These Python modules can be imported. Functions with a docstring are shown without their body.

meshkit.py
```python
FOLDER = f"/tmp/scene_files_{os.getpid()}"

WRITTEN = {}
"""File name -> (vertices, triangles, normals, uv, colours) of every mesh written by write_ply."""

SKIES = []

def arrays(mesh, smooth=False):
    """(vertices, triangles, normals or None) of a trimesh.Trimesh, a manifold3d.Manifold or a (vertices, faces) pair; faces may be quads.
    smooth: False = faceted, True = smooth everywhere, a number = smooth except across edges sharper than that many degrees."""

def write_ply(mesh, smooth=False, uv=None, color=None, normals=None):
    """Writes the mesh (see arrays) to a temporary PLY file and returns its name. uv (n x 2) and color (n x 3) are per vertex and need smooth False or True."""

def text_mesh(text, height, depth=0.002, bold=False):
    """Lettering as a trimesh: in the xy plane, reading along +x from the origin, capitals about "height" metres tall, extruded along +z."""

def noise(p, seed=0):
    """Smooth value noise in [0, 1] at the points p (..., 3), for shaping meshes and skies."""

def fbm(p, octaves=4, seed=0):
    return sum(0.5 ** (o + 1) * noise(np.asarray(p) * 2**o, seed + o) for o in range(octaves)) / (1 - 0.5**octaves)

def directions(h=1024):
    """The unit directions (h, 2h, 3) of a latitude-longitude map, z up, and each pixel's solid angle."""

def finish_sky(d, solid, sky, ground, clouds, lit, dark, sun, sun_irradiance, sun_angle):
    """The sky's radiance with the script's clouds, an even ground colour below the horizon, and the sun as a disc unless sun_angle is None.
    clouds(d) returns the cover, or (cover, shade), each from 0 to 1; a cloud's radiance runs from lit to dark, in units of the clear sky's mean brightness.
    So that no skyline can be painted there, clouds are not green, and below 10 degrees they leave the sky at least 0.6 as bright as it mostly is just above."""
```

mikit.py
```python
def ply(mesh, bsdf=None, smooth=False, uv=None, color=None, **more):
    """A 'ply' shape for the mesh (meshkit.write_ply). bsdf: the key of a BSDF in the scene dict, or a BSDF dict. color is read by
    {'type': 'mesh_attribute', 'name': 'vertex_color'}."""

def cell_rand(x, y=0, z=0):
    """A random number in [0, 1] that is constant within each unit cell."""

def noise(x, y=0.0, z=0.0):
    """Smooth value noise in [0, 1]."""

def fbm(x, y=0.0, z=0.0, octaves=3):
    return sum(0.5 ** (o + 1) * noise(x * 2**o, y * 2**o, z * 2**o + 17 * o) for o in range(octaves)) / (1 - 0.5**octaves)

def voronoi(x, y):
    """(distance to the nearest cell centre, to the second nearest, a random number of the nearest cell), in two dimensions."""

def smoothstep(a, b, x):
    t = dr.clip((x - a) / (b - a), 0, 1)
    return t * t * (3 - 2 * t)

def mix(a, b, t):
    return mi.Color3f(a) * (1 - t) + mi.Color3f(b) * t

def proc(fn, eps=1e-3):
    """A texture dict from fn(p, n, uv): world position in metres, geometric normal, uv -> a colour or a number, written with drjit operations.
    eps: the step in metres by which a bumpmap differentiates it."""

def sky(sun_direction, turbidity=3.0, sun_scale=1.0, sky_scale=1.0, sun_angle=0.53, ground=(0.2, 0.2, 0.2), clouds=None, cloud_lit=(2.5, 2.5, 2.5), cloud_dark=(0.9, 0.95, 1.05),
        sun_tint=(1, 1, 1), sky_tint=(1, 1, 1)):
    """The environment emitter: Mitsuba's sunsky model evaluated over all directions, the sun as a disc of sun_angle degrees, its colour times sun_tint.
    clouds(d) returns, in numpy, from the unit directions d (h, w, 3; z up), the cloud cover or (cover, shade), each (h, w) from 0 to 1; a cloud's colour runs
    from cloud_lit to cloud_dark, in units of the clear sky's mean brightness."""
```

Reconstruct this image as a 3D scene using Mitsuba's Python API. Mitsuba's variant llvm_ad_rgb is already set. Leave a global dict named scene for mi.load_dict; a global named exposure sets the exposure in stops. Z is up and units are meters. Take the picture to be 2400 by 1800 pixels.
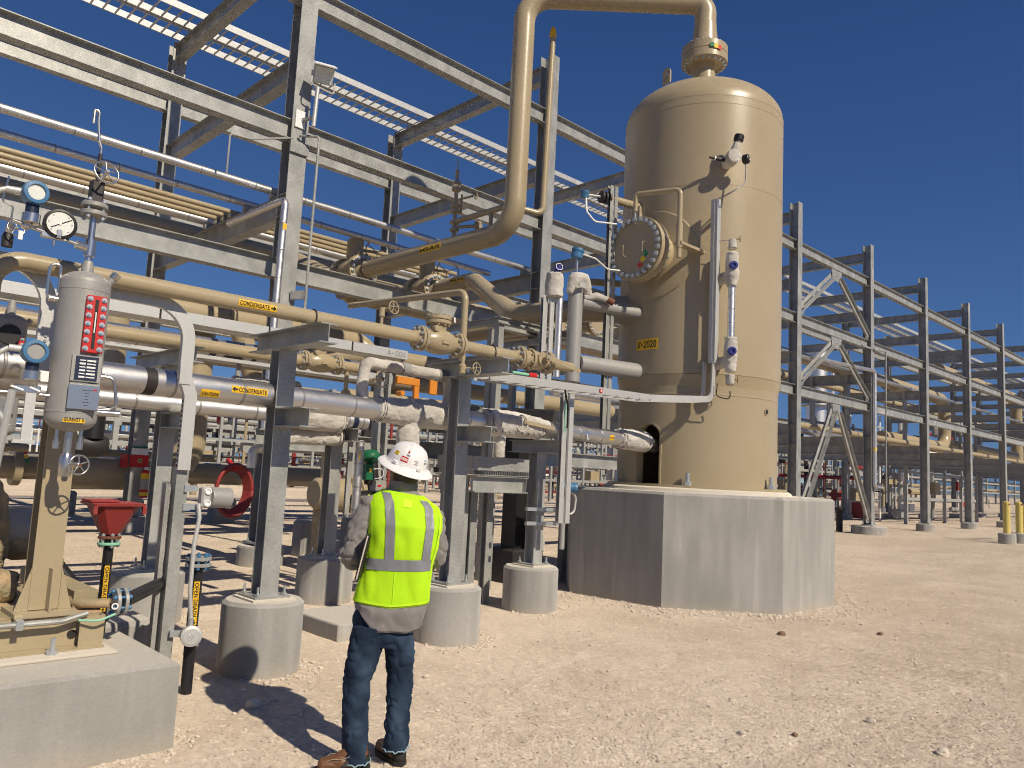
import math, random, numpy as np, trimesh, mitsuba as mi, mikit, meshkit, drjit as dr
import manifold3d as m3
from shapely.geometry import Polygon, Point
T = mi.ScalarTransform4f
scene, labels = {}, {}
random.seed(7); RNG = np.random.default_rng(7)

# ------------------------------------------------------------------ camera, sun and sky, exposure
CAM = np.array([0.0, 0.0, 1.65])
CAM_X = np.array([0.7138018, -0.69861602, 0.04922034])
CAM_Y = np.array([0.11343929, 0.04598083, -0.99248037])
CAM_Z = np.array([0.6910995, 0.7140178, 0.1120717])
_m = np.eye(4); _m[:3, 0] = -CAM_X; _m[:3, 1] = -CAM_Y; _m[:3, 2] = CAM_Z; _m[:3, 3] = CAM
scene['camera'] = {'type': 'perspective', 'fov': 66.56, 'fov_axis': 'x', 'near_clip': 0.05, 'far_clip': 3000.0, 'to_world': T(_m)}
SUN_AZ, SUN_EL = math.radians(269.5), math.radians(38.0)
SUN = [math.cos(SUN_AZ) * math.cos(SUN_EL), math.sin(SUN_AZ) * math.cos(SUN_EL), math.sin(SUN_EL)]
scene['sky'] = mikit.sky(SUN, turbidity=1.3, sky_scale=0.46, sun_scale=1.0, sky_tint=(0.64, 0.9, 1.42), sun_tint=(1.0, 1.09, 1.22), ground=(0.33, 0.28, 0.23))
labels['sky'] = {'label': 'deep blue cloudless desert sky above the whole plant', 'category': 'sky', 'kind': 'structure'}
exposure = 1.5

# ------------------------------------------------------------------ materials
def P(base, rough=0.5, metal=0.0, spec=0.5, **k):
    b = base if isinstance(base, dict) else {'type': 'rgb', 'value': list(base)}
    return {'type': 'twosided', 'b': {'type': 'principled', 'base_color': b, 'roughness': rough, 'metallic': metal, 'specular': spec, **k}}
def bump(b, fn, scale, eps=1e-3):
    inner = b['b'] if b['type'] == 'twosided' else b
    return {'type': 'twosided', 'b': {'type': 'bumpmap', 'arbitrary': mikit.proc(fn, eps), 'scale': scale, 'b': inner}}
fbm, noise, vor, sst, mix = mikit.fbm, mikit.noise, mikit.voronoi, mikit.smoothstep, mikit.mix
def galv_col(p, n, uv):
    a = fbm(p.x * 6, p.y * 6, p.z * 3); b = noise(p.x * 60, p.y * 60, p.z * 60)
    c = mix((0.285, 0.29, 0.275), (0.41, 0.41, 0.39), sst(0.25, 0.75, a * 0.75 + b * 0.25))
    return mix(c, (0.50, 0.50, 0.48), sst(0.62, 0.75, fbm(p.x * 2 + 9, p.y * 2, p.z * 1.2)) * 0.6)
def tan_col(p, n, uv):
    a = fbm(p.x * 1.3, p.y * 1.3, p.z * 1.3)
    return mix((0.345, 0.28, 0.175), (0.40, 0.33, 0.212), a)
def dusty_col(p, n, uv):
    a = fbm(p.x * 9, p.y * 9, p.z * 9)
    return mix((0.30, 0.25, 0.15), (0.46, 0.33, 0.2), sst(0.42, 0.7, a))
def conc_col(p, n, uv):
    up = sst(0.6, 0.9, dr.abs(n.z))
    s = fbm(p.x * 9, p.y * 9, p.z * 0.7, 4); s2 = fbm(p.x * 1.6 + 3, p.y * 1.6, p.z * 0.9); sp = noise(p.x * 90, p.y * 90, p.z * 90)
    c = mix((0.29, 0.285, 0.268), (0.385, 0.375, 0.355), sst(0.3, 0.7, s * 0.5 + s2 * 0.5))
    st = sst(0.6, 0.76, fbm(p.x * 16 + 5, p.y * 16, p.z * 0.35, 3)) * sst(0.35, 0.6, s2)
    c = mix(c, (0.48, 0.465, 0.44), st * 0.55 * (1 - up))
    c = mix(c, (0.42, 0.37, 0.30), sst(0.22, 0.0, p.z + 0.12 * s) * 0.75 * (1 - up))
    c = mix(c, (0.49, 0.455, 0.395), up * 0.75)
    return c * (0.92 + 0.16 * sp)
def conc_h(p, n, uv):
    return 0.6 * fbm(p.x * 25, p.y * 25, p.z * 4) + 0.25 * noise(p.x * 140, p.y * 140, p.z * 140)
def alu_rough(p, n, uv):
    return 0.36 + 0.16 * fbm(p.x * 4, p.y * 12, p.z * 12)
def alu_h(p, n, uv):
    return fbm(p.x * 5, p.y * 9, p.z * 9, 2)
def cloth_h(p, n, uv):
    return fbm(p.x * 16, p.y * 16, p.z * 22, 3) + 0.5 * dr.abs(fbm(p.x * 30 + 3, p.y * 12, p.z * 12, 2) - 0.5)
def blanket_col(p, n, uv):
    a = fbm(p.x * 5, p.y * 5, p.z * 5)
    return mix((0.45, 0.425, 0.385), (0.58, 0.555, 0.51), sst(0.3, 0.7, a))
def ground_col(p, n, uv):
    a = fbm(p.x * 0.22, p.y * 0.22, 0.0, 4); b = fbm(p.x * 2.1, p.y * 2.1, 3.0, 3); s = noise(p.x * 70, p.y * 70, 0.0); s2 = noise(p.x * 23, p.y * 23, 5.0)
    c = mix((0.50, 0.41, 0.315), (0.60, 0.505, 0.40), sst(0.3, 0.7, a * 0.6 + b * 0.4))
    d, e, r = vor(p.x * 13, p.y * 13)
    peb = sst(0.30, 0.16, d) * sst(0.72, 0.8, r)
    c = mix(c, (0.70, 0.62, 0.52), peb * 0.7)
    d2, e2, r2 = vor(p.x * 34 + 7, p.y * 34)
    c = mix(c, (0.70, 0.62, 0.53), sst(0.4, 0.2, d2) * sst(0.7, 0.8, r2) * 0.55)
    c = mix(c, (0.27, 0.2, 0.15), sst(0.36, 0.2, d2) * sst(0.1, 0.05, r2) * 0.5)
    rip = fbm(p.x * 3.2 + 0.8 * b, p.y * 9.0, 2.0, 3)
    c = mix(c, (0.66, 0.565, 0.455), sst(0.55, 0.66, rip) * 0.35 * sst(0.45, 0.62, fbm(p.x * 0.5, p.y * 0.5, 8.0)))
    tr = sst(0.42, 0.3, fbm(p.x * 0.16 + 4, p.y * 0.9, 1.0, 3))
    c = mix(c, (0.44, 0.36, 0.275), tr * 0.35)
    return c * (0.86 + 0.2 * s + 0.1 * s2)
def ground_h(p, n, uv):
    d, e, r = vor(p.x * 16, p.y * 16)
    d2, e2, r2 = vor(p.x * 45, p.y * 45)
    return 1.0 * fbm(p.x * 8, p.y * 8, 0.0, 3) + 0.55 * sst(0.42, 0.1, d) * sst(0.6, 0.9, r) + 0.4 * sst(0.5, 0.1, d2) * r2 + 0.15 * noise(p.x * 110, p.y * 110, 0.0)
def denim_col(p, n, uv):
    a = fbm(p.x * 7, p.y * 7, p.z * 4); t = noise(p.x * 500, p.y * 500, p.z * 140)
    c = mix((0.014, 0.026, 0.049), (0.042, 0.07, 0.115), sst(0.35, 0.75, a))
    return c * (0.75 + 0.5 * t)
def vest_h(p, n, uv):
    return fbm(p.x * 5, p.y * 5, p.z * 3.0, 3) * 1.0 + 0.02 * noise(p.x * 300, p.y * 300, p.z * 300)
def shirt_h(p, n, uv):
    return fbm(p.x * 9, p.y * 9, p.z * 6, 3)
def leather_col(p, n, uv):
    return mix((0.10, 0.042, 0.018), (0.20, 0.09, 0.04), fbm(p.x * 14, p.y * 14, p.z * 14))
MAT = {
    'galv': P(mikit.proc(galv_col), 0.42, 0.25),
    'galv_far': P((0.36, 0.365, 0.35), 0.5, 0.2),
    'zinc': P((0.55, 0.58, 0.6), 0.3, 0.6),
    'tan': P(mikit.proc(tan_col), 0.33, 0.0, 0.5, clearcoat=0.35, clearcoat_gloss=0.85),
    'tan_far': P((0.37, 0.295, 0.185), 0.4),
    'tan_dusty': P(mikit.proc(dusty_col), 0.6),
    'concrete': bump(P(mikit.proc(conc_col), 0.9, 0.0, 0.2), conc_h, 0.004),
    'grout': P((0.56, 0.51, 0.43), 0.95),
    'alu': bump(P((0.80, 0.785, 0.77), mikit.proc(alu_rough), 1.0), alu_h, 0.006, 4e-3),
    'alu_band': P((0.45, 0.44, 0.43), 0.45, 0.9),
    'cable_tray': P((0.54, 0.54, 0.525), 0.5, 0.4),
    'blanket': bump(P(mikit.proc(blanket_col), 0.95, 0.0, 0.2), cloth_h, 0.018, 3e-3),
    'blanket_dusty': bump(P(mikit.proc(dusty_col), 0.95, 0.0, 0.2), cloth_h, 0.05, 3e-3),
    'ground': bump(P(mikit.proc(ground_col), 1.0, 0.0, 0.1), ground_h, 0.035, 4e-3),
    'stone': P((0.62, 0.54, 0.45), 0.95, 0.0, 0.2),
    'stone_brown': P((0.26, 0.17, 0.12), 0.95, 0.0, 0.2),
    'grey_paint': P((0.33, 0.325, 0.31), 0.5, 0.15),
    'stainless': P((0.66, 0.64, 0.6), 0.25, 0.95),
    'red': P((0.52, 0.02, 0.018), 0.4),
    'red_dark': P((0.27, 0.035, 0.032), 0.5),
    'blue_tx': P((0.055, 0.17, 0.33), 0.4),
    'navy': P((0.012, 0.02, 0.05), 0.4),
    'blue_cap': P((0.03, 0.035, 0.22), 0.35),
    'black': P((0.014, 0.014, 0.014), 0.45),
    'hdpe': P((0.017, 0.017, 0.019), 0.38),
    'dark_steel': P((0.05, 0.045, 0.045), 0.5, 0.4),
    'white': P((0.78, 0.78, 0.77), 0.35),
    'hat': P((0.78, 0.77, 0.76), 0.22, 0.0, 0.5, clearcoat=0.6, clearcoat_gloss=0.95),
    'dial': P((0.68, 0.7, 0.67), 0.5),
    'yellow': P((0.80, 0.47, 0.02), 0.5),
    'yellow_pale': P((0.62, 0.50, 0.15), 0.5),
    'orange': P((0.62, 0.22, 0.025), 0.45),
    'green': P((0.012, 0.13, 0.06), 0.4),
    'green_light': P((0.25, 0.55, 0.4), 0.5),
    'tag_red': P((0.6, 0.05, 0.03), 0.6),
    'tag_yellow': P((0.75, 0.55, 0.03), 0.6),
    'tag_green': P((0.01, 0.2, 0.09), 0.6),
    'ink': P((0.02, 0.018, 0.016), 0.7),
    'rust': P((0.16, 0.06, 0.035), 0.8),
    'wood': P((0.36, 0.2, 0.09), 0.8),
    'pale_blue': P((0.25, 0.38, 0.45), 0.6),
    'skin': P((0.16, 0.075, 0.045), 0.5),
    'hair': P((0.03, 0.022, 0.018), 0.6),
    'vest': bump(P((0.46, 0.80, 0.012), 0.75, 0.0, 0.3, sheen=0.3), vest_h, 0.05, 4e-3),
    'vest_trim': P((0.62, 0.90, 0.03), 0.7),
    'reflective': bump(P((0.26, 0.27, 0.30), 0.5, 0.2), vest_h, 0.05, 4e-3),
    'shirt': bump(P((0.235, 0.22, 0.215), 0.85, 0.0, 0.2, sheen=0.3), shirt_h, 0.05, 3e-3),
    'denim': bump(P(mikit.proc(denim_col), 0.9, 0.0, 0.2), shirt_h, 0.035, 3e-3),
    'leather': P(mikit.proc(leather_col), 0.5),
    'rubber': P((0.022, 0.019, 0.017), 0.7),
}
for _k, _v in MAT.items(): scene['mat_' + _k] = _v

# ------------------------------------------------------------------ naming
_used = {}
def fresh(stem):
    n = _used.get(stem, 0); _used[stem] = n + 1
    return stem if n == 0 else '%s_%03d' % (stem, n)
def thing(name, label, cat, group=None, kind=None):
    k = fresh(name); labels[k] = {'label': label, 'category': cat}
    if group: labels[k]['group'] = group
    if kind: labels[k]['kind'] = kind
    return k
def emit(key, mesh, mat, smooth=30, tw=None):
    d = mesh if isinstance(mesh, dict) else mikit.ply(mesh, 'mat_' + mat, smooth)
    scene[key] = dict(d) if tw is None else {**d, 'to_world': T(tw)}
    return key
def part(parent, name, mesh, mat='galv', smooth=30, tw=None, label=None, kind=None):
    k = emit(fresh(parent + '__' + name), mesh, mat, smooth, tw)
    if label or kind:
        labels[k] = {}
        if label: labels[k]['label'] = label
        if kind: labels[k]['kind'] = kind
    return k
def single(name, label, cat, mesh, mat, smooth=30, group=None, kind=None, tw=None):
    k = thing(name, label, cat, group, kind); emit(k, mesh, mat, smooth, tw); return k
_plys = {}
def shared(tag, build, mat, smooth=30):
    if (tag, mat) not in _plys: _plys[tag, mat] = mikit.ply(build(), 'mat_' + mat, smooth)
    return _plys[tag, mat]

# ------------------------------------------------------------------ mesh makers
X_, Y_, Z_ = np.eye(3)
V = lambda *a: np.array(a, float)
def unit(a): a = np.asarray(a, float); return a / max(np.linalg.norm(a), 1e-12)
def frame(d, up=None):
    d = unit(d)
    up = (Z_ if abs(d[2]) < 0.9 else Y_) if up is None else np.asarray(up, float)
    s = unit(np.cross(up, d)); return s, np.cross(d, s), d
def rotz(axis, origin=(0, 0, 0), up=None, scale=1.0):
    s, u, d = frame(axis, up); m = np.eye(4); m[:3, 0] = s * scale; m[:3, 1] = u * scale; m[:3, 2] = d * scale; m[:3, 3] = origin; return m
def moved(mesh, m): c = mesh.copy(); c.apply_transform(m); return c
def join(*ms):
    out = []
    for m in ms: out += list(m) if isinstance(m, (list, tuple)) else [m]
    return trimesh.util.concatenate(out)
def tm(v, f): return trimesh.Trimesh(np.asarray(v, float), np.asarray(f, int), process=False)
def rings(rs, closed_u=True, cap=True):
    """rs: list of (n,3) rings joined to a skin."""
    n = len(rs[0]); v = np.vstack(rs); f = []
    for a in range(len(rs) - 1):
        for i in range(n if closed_u else n - 1):
            j = (i + 1) % n; p, q, r, s = a * n + i, a * n + j, (a + 1) * n + j, (a + 1) * n + i
            f += [[p, q, r], [p, r, s]]
    if cap:
        for base, flip in ((0, True), ((len(rs) - 1) * n, False)):
            c = len(v); v = np.vstack([v, v[base:base + n].mean(0)])
            for i in range(n):
                j = (i + 1) % n; f.append([c, base + j, base + i] if flip else [c, base + i, base + j])
    return tm(v, f)
def circ(n, ph=0.0): a = np.arange(n) * 2 * np.pi / n + ph; return np.cos(a), np.sin(a)
def lathe(prof, origin=(0, 0, 0), axis=Z_, n=24, ph=0.0, up=None, cap=True):
    s, u, d = frame(axis, up); c, si = circ(n, ph); o = np.asarray(origin, float)
    # frame gives s x u = ... keep outward winding
    return rings([o + h * d + r * (c[:, None] * s + si[:, None] * u) for r, h in prof], cap=cap)
def cyl(p0, p1, r, n=16, r1=None): p0, p1 = np.asarray(p0, float), np.asarray(p1, float); L = np.linalg.norm(p1 - p0); return lathe([(r, 0), (r if r1 is None else r1, L)], p0, p1 - p0, n)
def ccyl(p0, p1, r, ch=0.004, n=20):
    p0, p1 = np.asarray(p0, float), np.asarray(p1, float); L = np.linalg.norm(p1 - p0)
    return lathe([(r - ch, 0), (r, ch), (r, L - ch), (r - ch, L)], p0, p1 - p0, n)
def box(c, size, R=None, ch=0.0):
    m = trimesh.creation.box(size) if not ch else cbox(size, ch)
    M = np.eye(4)
    if R is not None: M[:3, :3] = R
    M[:3, 3] = c; m.apply_transform(M); return m
def cbox(size, ch):
    x, y, z = np.asarray(size, float) / 2; pts = []
    for a in (-1, 1):
        for b_ in (-1, 1):
            for c in (-1, 1): pts += [(a * (x - ch), b_ * (y - ch), c * z), (a * (x - ch), b_ * y, c * (z - ch)), (a * x, b_ * (y - ch), c * (z - ch))]
    return trimesh.convex.convex_hull(np.array(pts))
def bbox(lo, hi, ch=0.0): lo, hi = np.asarray(lo, float), np.asarray(hi, float); return box((lo + hi) / 2, hi - lo, None, ch)
def prof_bar(poly, p0, p1, up=None):
    """closed 2-D outline (side, up) swept from p0 to p1."""
    s, u, d = frame(np.asarray(p1, float) - p0, up); pl = np.asarray(poly, float)
    g = Polygon(pl); tri = trimesh.creation.extrude_polygon(g, float(np.linalg.norm(np.asarray(p1, float) - p0)), engine='earcut')
    M = np.eye(4); M[:3, 0] = s; M[:3, 1] = u; M[:3, 2] = d; M[:3, 3] = p0
    if np.linalg.det(M[:3, :3]) < 0: tri.invert()
    tri.apply_transform(M); return tri
def bar(p0, p1, w, h, up=None): return prof_bar([(-w / 2, -h / 2), (w / 2, -h / 2), (w / 2, h / 2), (-w / 2, h / 2)], p0, p1, up)
def ibeam(p0, p1, h, b, up=None, tf=0.014, tw=0.01):
    a, c, t = h / 2, b / 2, tw / 2
    return prof_bar([(-c, -a), (c, -a), (c, -a + tf), (t, -a + tf), (t, a - tf), (c, a - tf), (c, a), (-c, a), (-c, a - tf), (-t, a - tf), (-t, -a + tf), (-c, -a + tf)], p0, p1, up)
def channel(p0, p1, h, b, up=None, t=0.006):
    a = h / 2
    return prof_bar([(0, -a), (b, -a), (b, -a + t), (t, -a + t), (t, a - t), (b, a - t), (b, a), (0, a)], p0, p1, up)
def angle_bar(p0, p1, a, t=0.008, up=None): return prof_bar([(0, 0), (a, 0), (a, t), (t, t), (t, a), (0, a)], p0, p1, up)
def bend(path, r, seg=6):
    """round the corners of a polyline with radius r."""
    P_ = [np.asarray(p, float) for p in path]; out = [P_[0]]
    rr = r if isinstance(r, (list, tuple)) else [r] * (len(P_) - 2)
    for i in range(1, len(P_) - 1):
        a, b_, c = P_[i - 1], P_[i], P_[i + 1]; d0, d1 = unit(a - b_), unit(c - b_)
        ang = math.acos(np.clip(d0 @ d1, -1, 1)); ri = rr[i - 1]
        if ang > 3.1 or ri <= 0: out.append(b_); continue
        t = ri / math.tan(ang / 2); t = min(t, .49 * np.linalg.norm(a - b_) if len(P_) > 3 else t, np.linalg.norm(c - b_)); ri = t * math.tan(ang / 2)
        bis = unit(d0 + d1); ctr = b_ + bis * ri / math.sin(ang / 2); s = b_ + d0 * t - ctr; e = b_ + d1 * t - ctr; w = math.pi - ang
        for k in range(seg + 1):
            q = k / seg; out.append(ctr + (math.sin((1 - q) * w) * s + math.sin(q * w) * e) / math.sin(w))
    out.append(P_[-1]); return np.array(out)
def tube(path, r, n=14, cap=True):
    p = np.asarray(path, float); m = len(p); tg = np.zeros_like(p)
    tg[1:-1] = [unit(unit(p[i + 1] - p[i]) + unit(p[i] - p[i - 1])) for i in range(1, m - 1)]; tg[0], tg[-1] = unit(p[1] - p[0]), unit(p[-1] - p[-2])
    s, u, _ = frame(tg[0]); c, si = circ(n); rs = []; rr = r if hasattr(r, '__len__') else [r] * m
    for i in range(m):
        u = unit(u - tg[i] * (u @ tg[i])); s = np.cross(u, tg[i])
        rs.append(p[i] + rr[i] * (c[:, None] * s + si[:, None] * u))
    msh = rings(rs, cap=cap)
    return msh
def fixn(m):
    if m.volume < 0: m.invert()
    return m
def torus(R, r, n=28, k=8):
    a = np.arange(n) * 2 * np.pi / n; c, s = circ(k); rs = [np.stack([(R + r * c) * math.cos(t), (R + r * c) * math.sin(t), r * s], 1) for t in a]
    rs.append(rs[0]); return rings(rs, cap=False)
def hexnut(r, h): return lathe([(r, 0), (r, h)], n=6)
def sphere(c, r, n=2):
    m = trimesh.creation.icosphere(n, r); m.apply_translation(c); return m
def rough_tube(path, r, seed, amp=0.06, n=26, step=0.02, freq=14.0):
    """a padded cover: tube with wrinkles."""
    p = np.asarray(path, float); out = [p[0]]
    for a, b_ in zip(p[:-1], p[1:]):
        k = max(1, int(np.linalg.norm(b_ - a) / step)); out += [a + (b_ - a) * (i + 1) / k for i in range(k)]
    out = np.array(out); rr = r if not hasattr(r, '__len__') else np.interp(np.linspace(0, 1, len(out)), np.linspace(0, 1, len(r)), r)
    m = tube(out, rr, n); v = np.array(m.vertices); nn = np.array(m.vertex_normals)
    q = meshkit.fbm(v * freq * .6 + seed, 3, seed); w = -(1 - np.abs(2 * meshkit.noise(v * [freq * 1.5, freq * .8, freq * .8] + seed * 3.1, seed) - 1)) ** 3 + .7
    base = float(np.mean(rr)); m.vertices = v + nn * ((q - .5) * 2 * amp + (w - .5) * amp)[:, None] * base; return m
def strip_text(msg, h, w=None):
    m = meshkit.text_mesh(msg, h, 0.0015, bold=True)
    c = (m.bounds[0] + m.bounds[1]) / 2; m.apply_translation([-c[0], -c[1], 0])
    if w: m.apply_scale([w / (m.bounds[1][0] - m.bounds[0][0]), 1, 1])
    return m
def wrap(mesh, R):
    """bend a flat mesh in the x-y plane (x along the circumference, z outwards) round a cylinder with its axis on y."""
    v = np.array(mesh.vertices); a = v[:, 0] / R; r = R + v[:, 2]
    m = mesh.copy(); m.vertices = np.stack([r * np.sin(a), v[:, 1], r * np.cos(a)], 1); return m
def plate(w, h, t=0.001, nx=12):
    xs = np.linspace(-w / 2, w / 2, nx + 1); ms = trimesh.creation.box((w, h, t)); 
    v = []; f = []
    for x in xs:
        for y, z in ((-h / 2, 0), (h / 2, 0), (h / 2, t), (-h / 2, t)): v.append((x, y, z))
    for i in range(nx):
        for k in range(4):
            a, b_, c, d = i * 4 + k, i * 4 + (k + 1) % 4, (i + 1) * 4 + (k + 1) % 4, (i + 1) * 4 + k; f += [[a, b_, c], [a, c, d]]
    f += [[0, 2, 1], [0, 3, 2]]; q = nx * 4; f += [[q, q + 1, q + 2], [q, q + 2, q + 3]]
    return fixn(tm(v, f))
def pipe_sticker(parent, msg, at, axis, outward, R, w, h, arrow=0, tw_h=0.6):
    """yellow marker wrapped on a pipe; reads along axis, faces outward."""
    s = unit(axis); o = unit(np.asarray(outward, float) - s * (np.asarray(outward, float) @ s)); u = np.cross(o, s)
    # local: x along axis, y up (u), z outward; wrap bends about the axis -> swap
    def put(m):
        v = np.array(m.vertices); a = v[:, 1] / R; r = R + v[:, 2]
        q = m.copy(); q.vertices = np.asarray(at, float) + v[:, :1] * s + (r * np.sin(a))[:, None] * u + (r * np.cos(a))[:, None] * o; return q
    pl = plate(h, w, 0.0015, 8); M = np.eye(4); M[:3, :3] = [[0, -1, 0], [1, 0, 0], [0, 0, 1]]; pl.apply_transform(M)
    k = part(parent, 'marker', put(pl), 'yellow', False)
    t = strip_text(msg, h * tw_h, w * (0.78 if arrow else 0.9)); t.apply_translation([-arrow * w * 0.08, 0, 0.0028])
    t = join([t]); part(k, 'lettering', put(t), 'ink', False)
    if arrow:
        L = h * 0.9; a = trimesh.creation.extrude_polygon(Polygon([(L / 2, 0), (0, h * .38), (0, h * .12), (-L / 2, h * .12), (-L / 2, -h * .12), (0, -h * .12), (0, -h * .38)]), 0.0015, engine='earcut')
        if arrow < 0: a.apply_scale([-1, 1, 1]); a.invert()
        a.apply_translation([arrow * (w / 2 - L * .55), 0, 0.0028]); part(k, 'arrow', put(a), 'ink', False)
    return k
def studs(parent, c, axis, R, n, L, d, mat='zinc', name='bolt', ph=0.5):
    def mk():
        h = d * 0.85
        return join(cyl((0, 0, -L / 2 - h * 1.5), (0, 0, L / 2 + h * 1.5), d / 2, 8), moved(hexnut(d * .92, h), rotz(Z_, (0, 0, L / 2 + .0005))), moved(hexnut(d * .92, h), rotz(Z_, (0, 0, -L / 2 - h - .0005))))
    pl = shared(('stud', round(L, 4), round(d, 4)), mk, mat); s, u, a = frame(axis)
    for i in range(n):
        t = (i + ph) * 2 * math.pi / n
        part(parent, name, pl, tw=rotz(axis, np.asarray(c, float) + R * (math.cos(t) * s + math.sin(t) * u)))
def flange_pair(parent, c, axis, R, t, n, d, mat='tan', gap=0.008, neck=None, bolt='zinc'):
    """two flanges face to face with stud bolts; neck=(r_pipe, length) adds weld-neck hubs."""
    c = np.asarray(c, float); a = unit(axis)
    for s in (-1, 1):
        pr = [(R - .004, 0), (R, .004), (R, t - .003), (R - .003, t)]
        if neck: pr += [(neck[0] * 1.35, t + .0005), (neck[0] * 1.02, t + neck[1])]
        part(parent, 'flange', lathe(pr, c + s * a * gap / 2, a * s, 28), mat)
    studs(parent, c, a, R * .8, n, 2 * t + gap, d, bolt)
def handwheel(parent, c, axis, R, mat, name='handwheel', hubmat=None):
    r = R * .09
    m = join(torus(R, r, 26, 8), lathe([(R * .22, -r * 1.6), (R * .26, 0), (R * .22, r * 1.6)], n=14), *[cyl((R * .2 * math.cos(t), R * .2 * math.sin(t), 0), (R * .95 * math.cos(t), R * .95 * math.sin(t), 0), r * .8, 6) for t in np.arange(5) * 2 * math.pi / 5 + .4])
    k = part(parent, name, m, mat, True, rotz(axis, c)); part(k, 'hub_nut', hexnut(R * .14, R * .2), hubmat or 'zinc', 30, rotz(axis, np.asarray(c, float) + unit(axis) * r))
    return k
def jacket(parent, p0, p1, r, step=0.9, ph=0.4, mat='alu', n=22, name='jacket'):
    """metal-jacketed straight run with its lap bands, each band a piece."""
    p0, p1 = np.asarray(p0, float), np.asarray(p1, float); L = np.linalg.norm(p1 - p0); d = (p1 - p0) / L
    part(parent, name, cyl(p0, p1, r, n), mat)
    pl = shared(('band', round(r, 4)), lambda: lathe([(r + .0005, -.011), (r + .004, -.007), (r + .004, .007), (r + .0005, .011)], n=n, cap=False), 'alu_band')
    x = ph
    while x < L - .05: part(parent, 'band', pl, tw=rotz(d, p0 + d * x)); x += step
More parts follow.
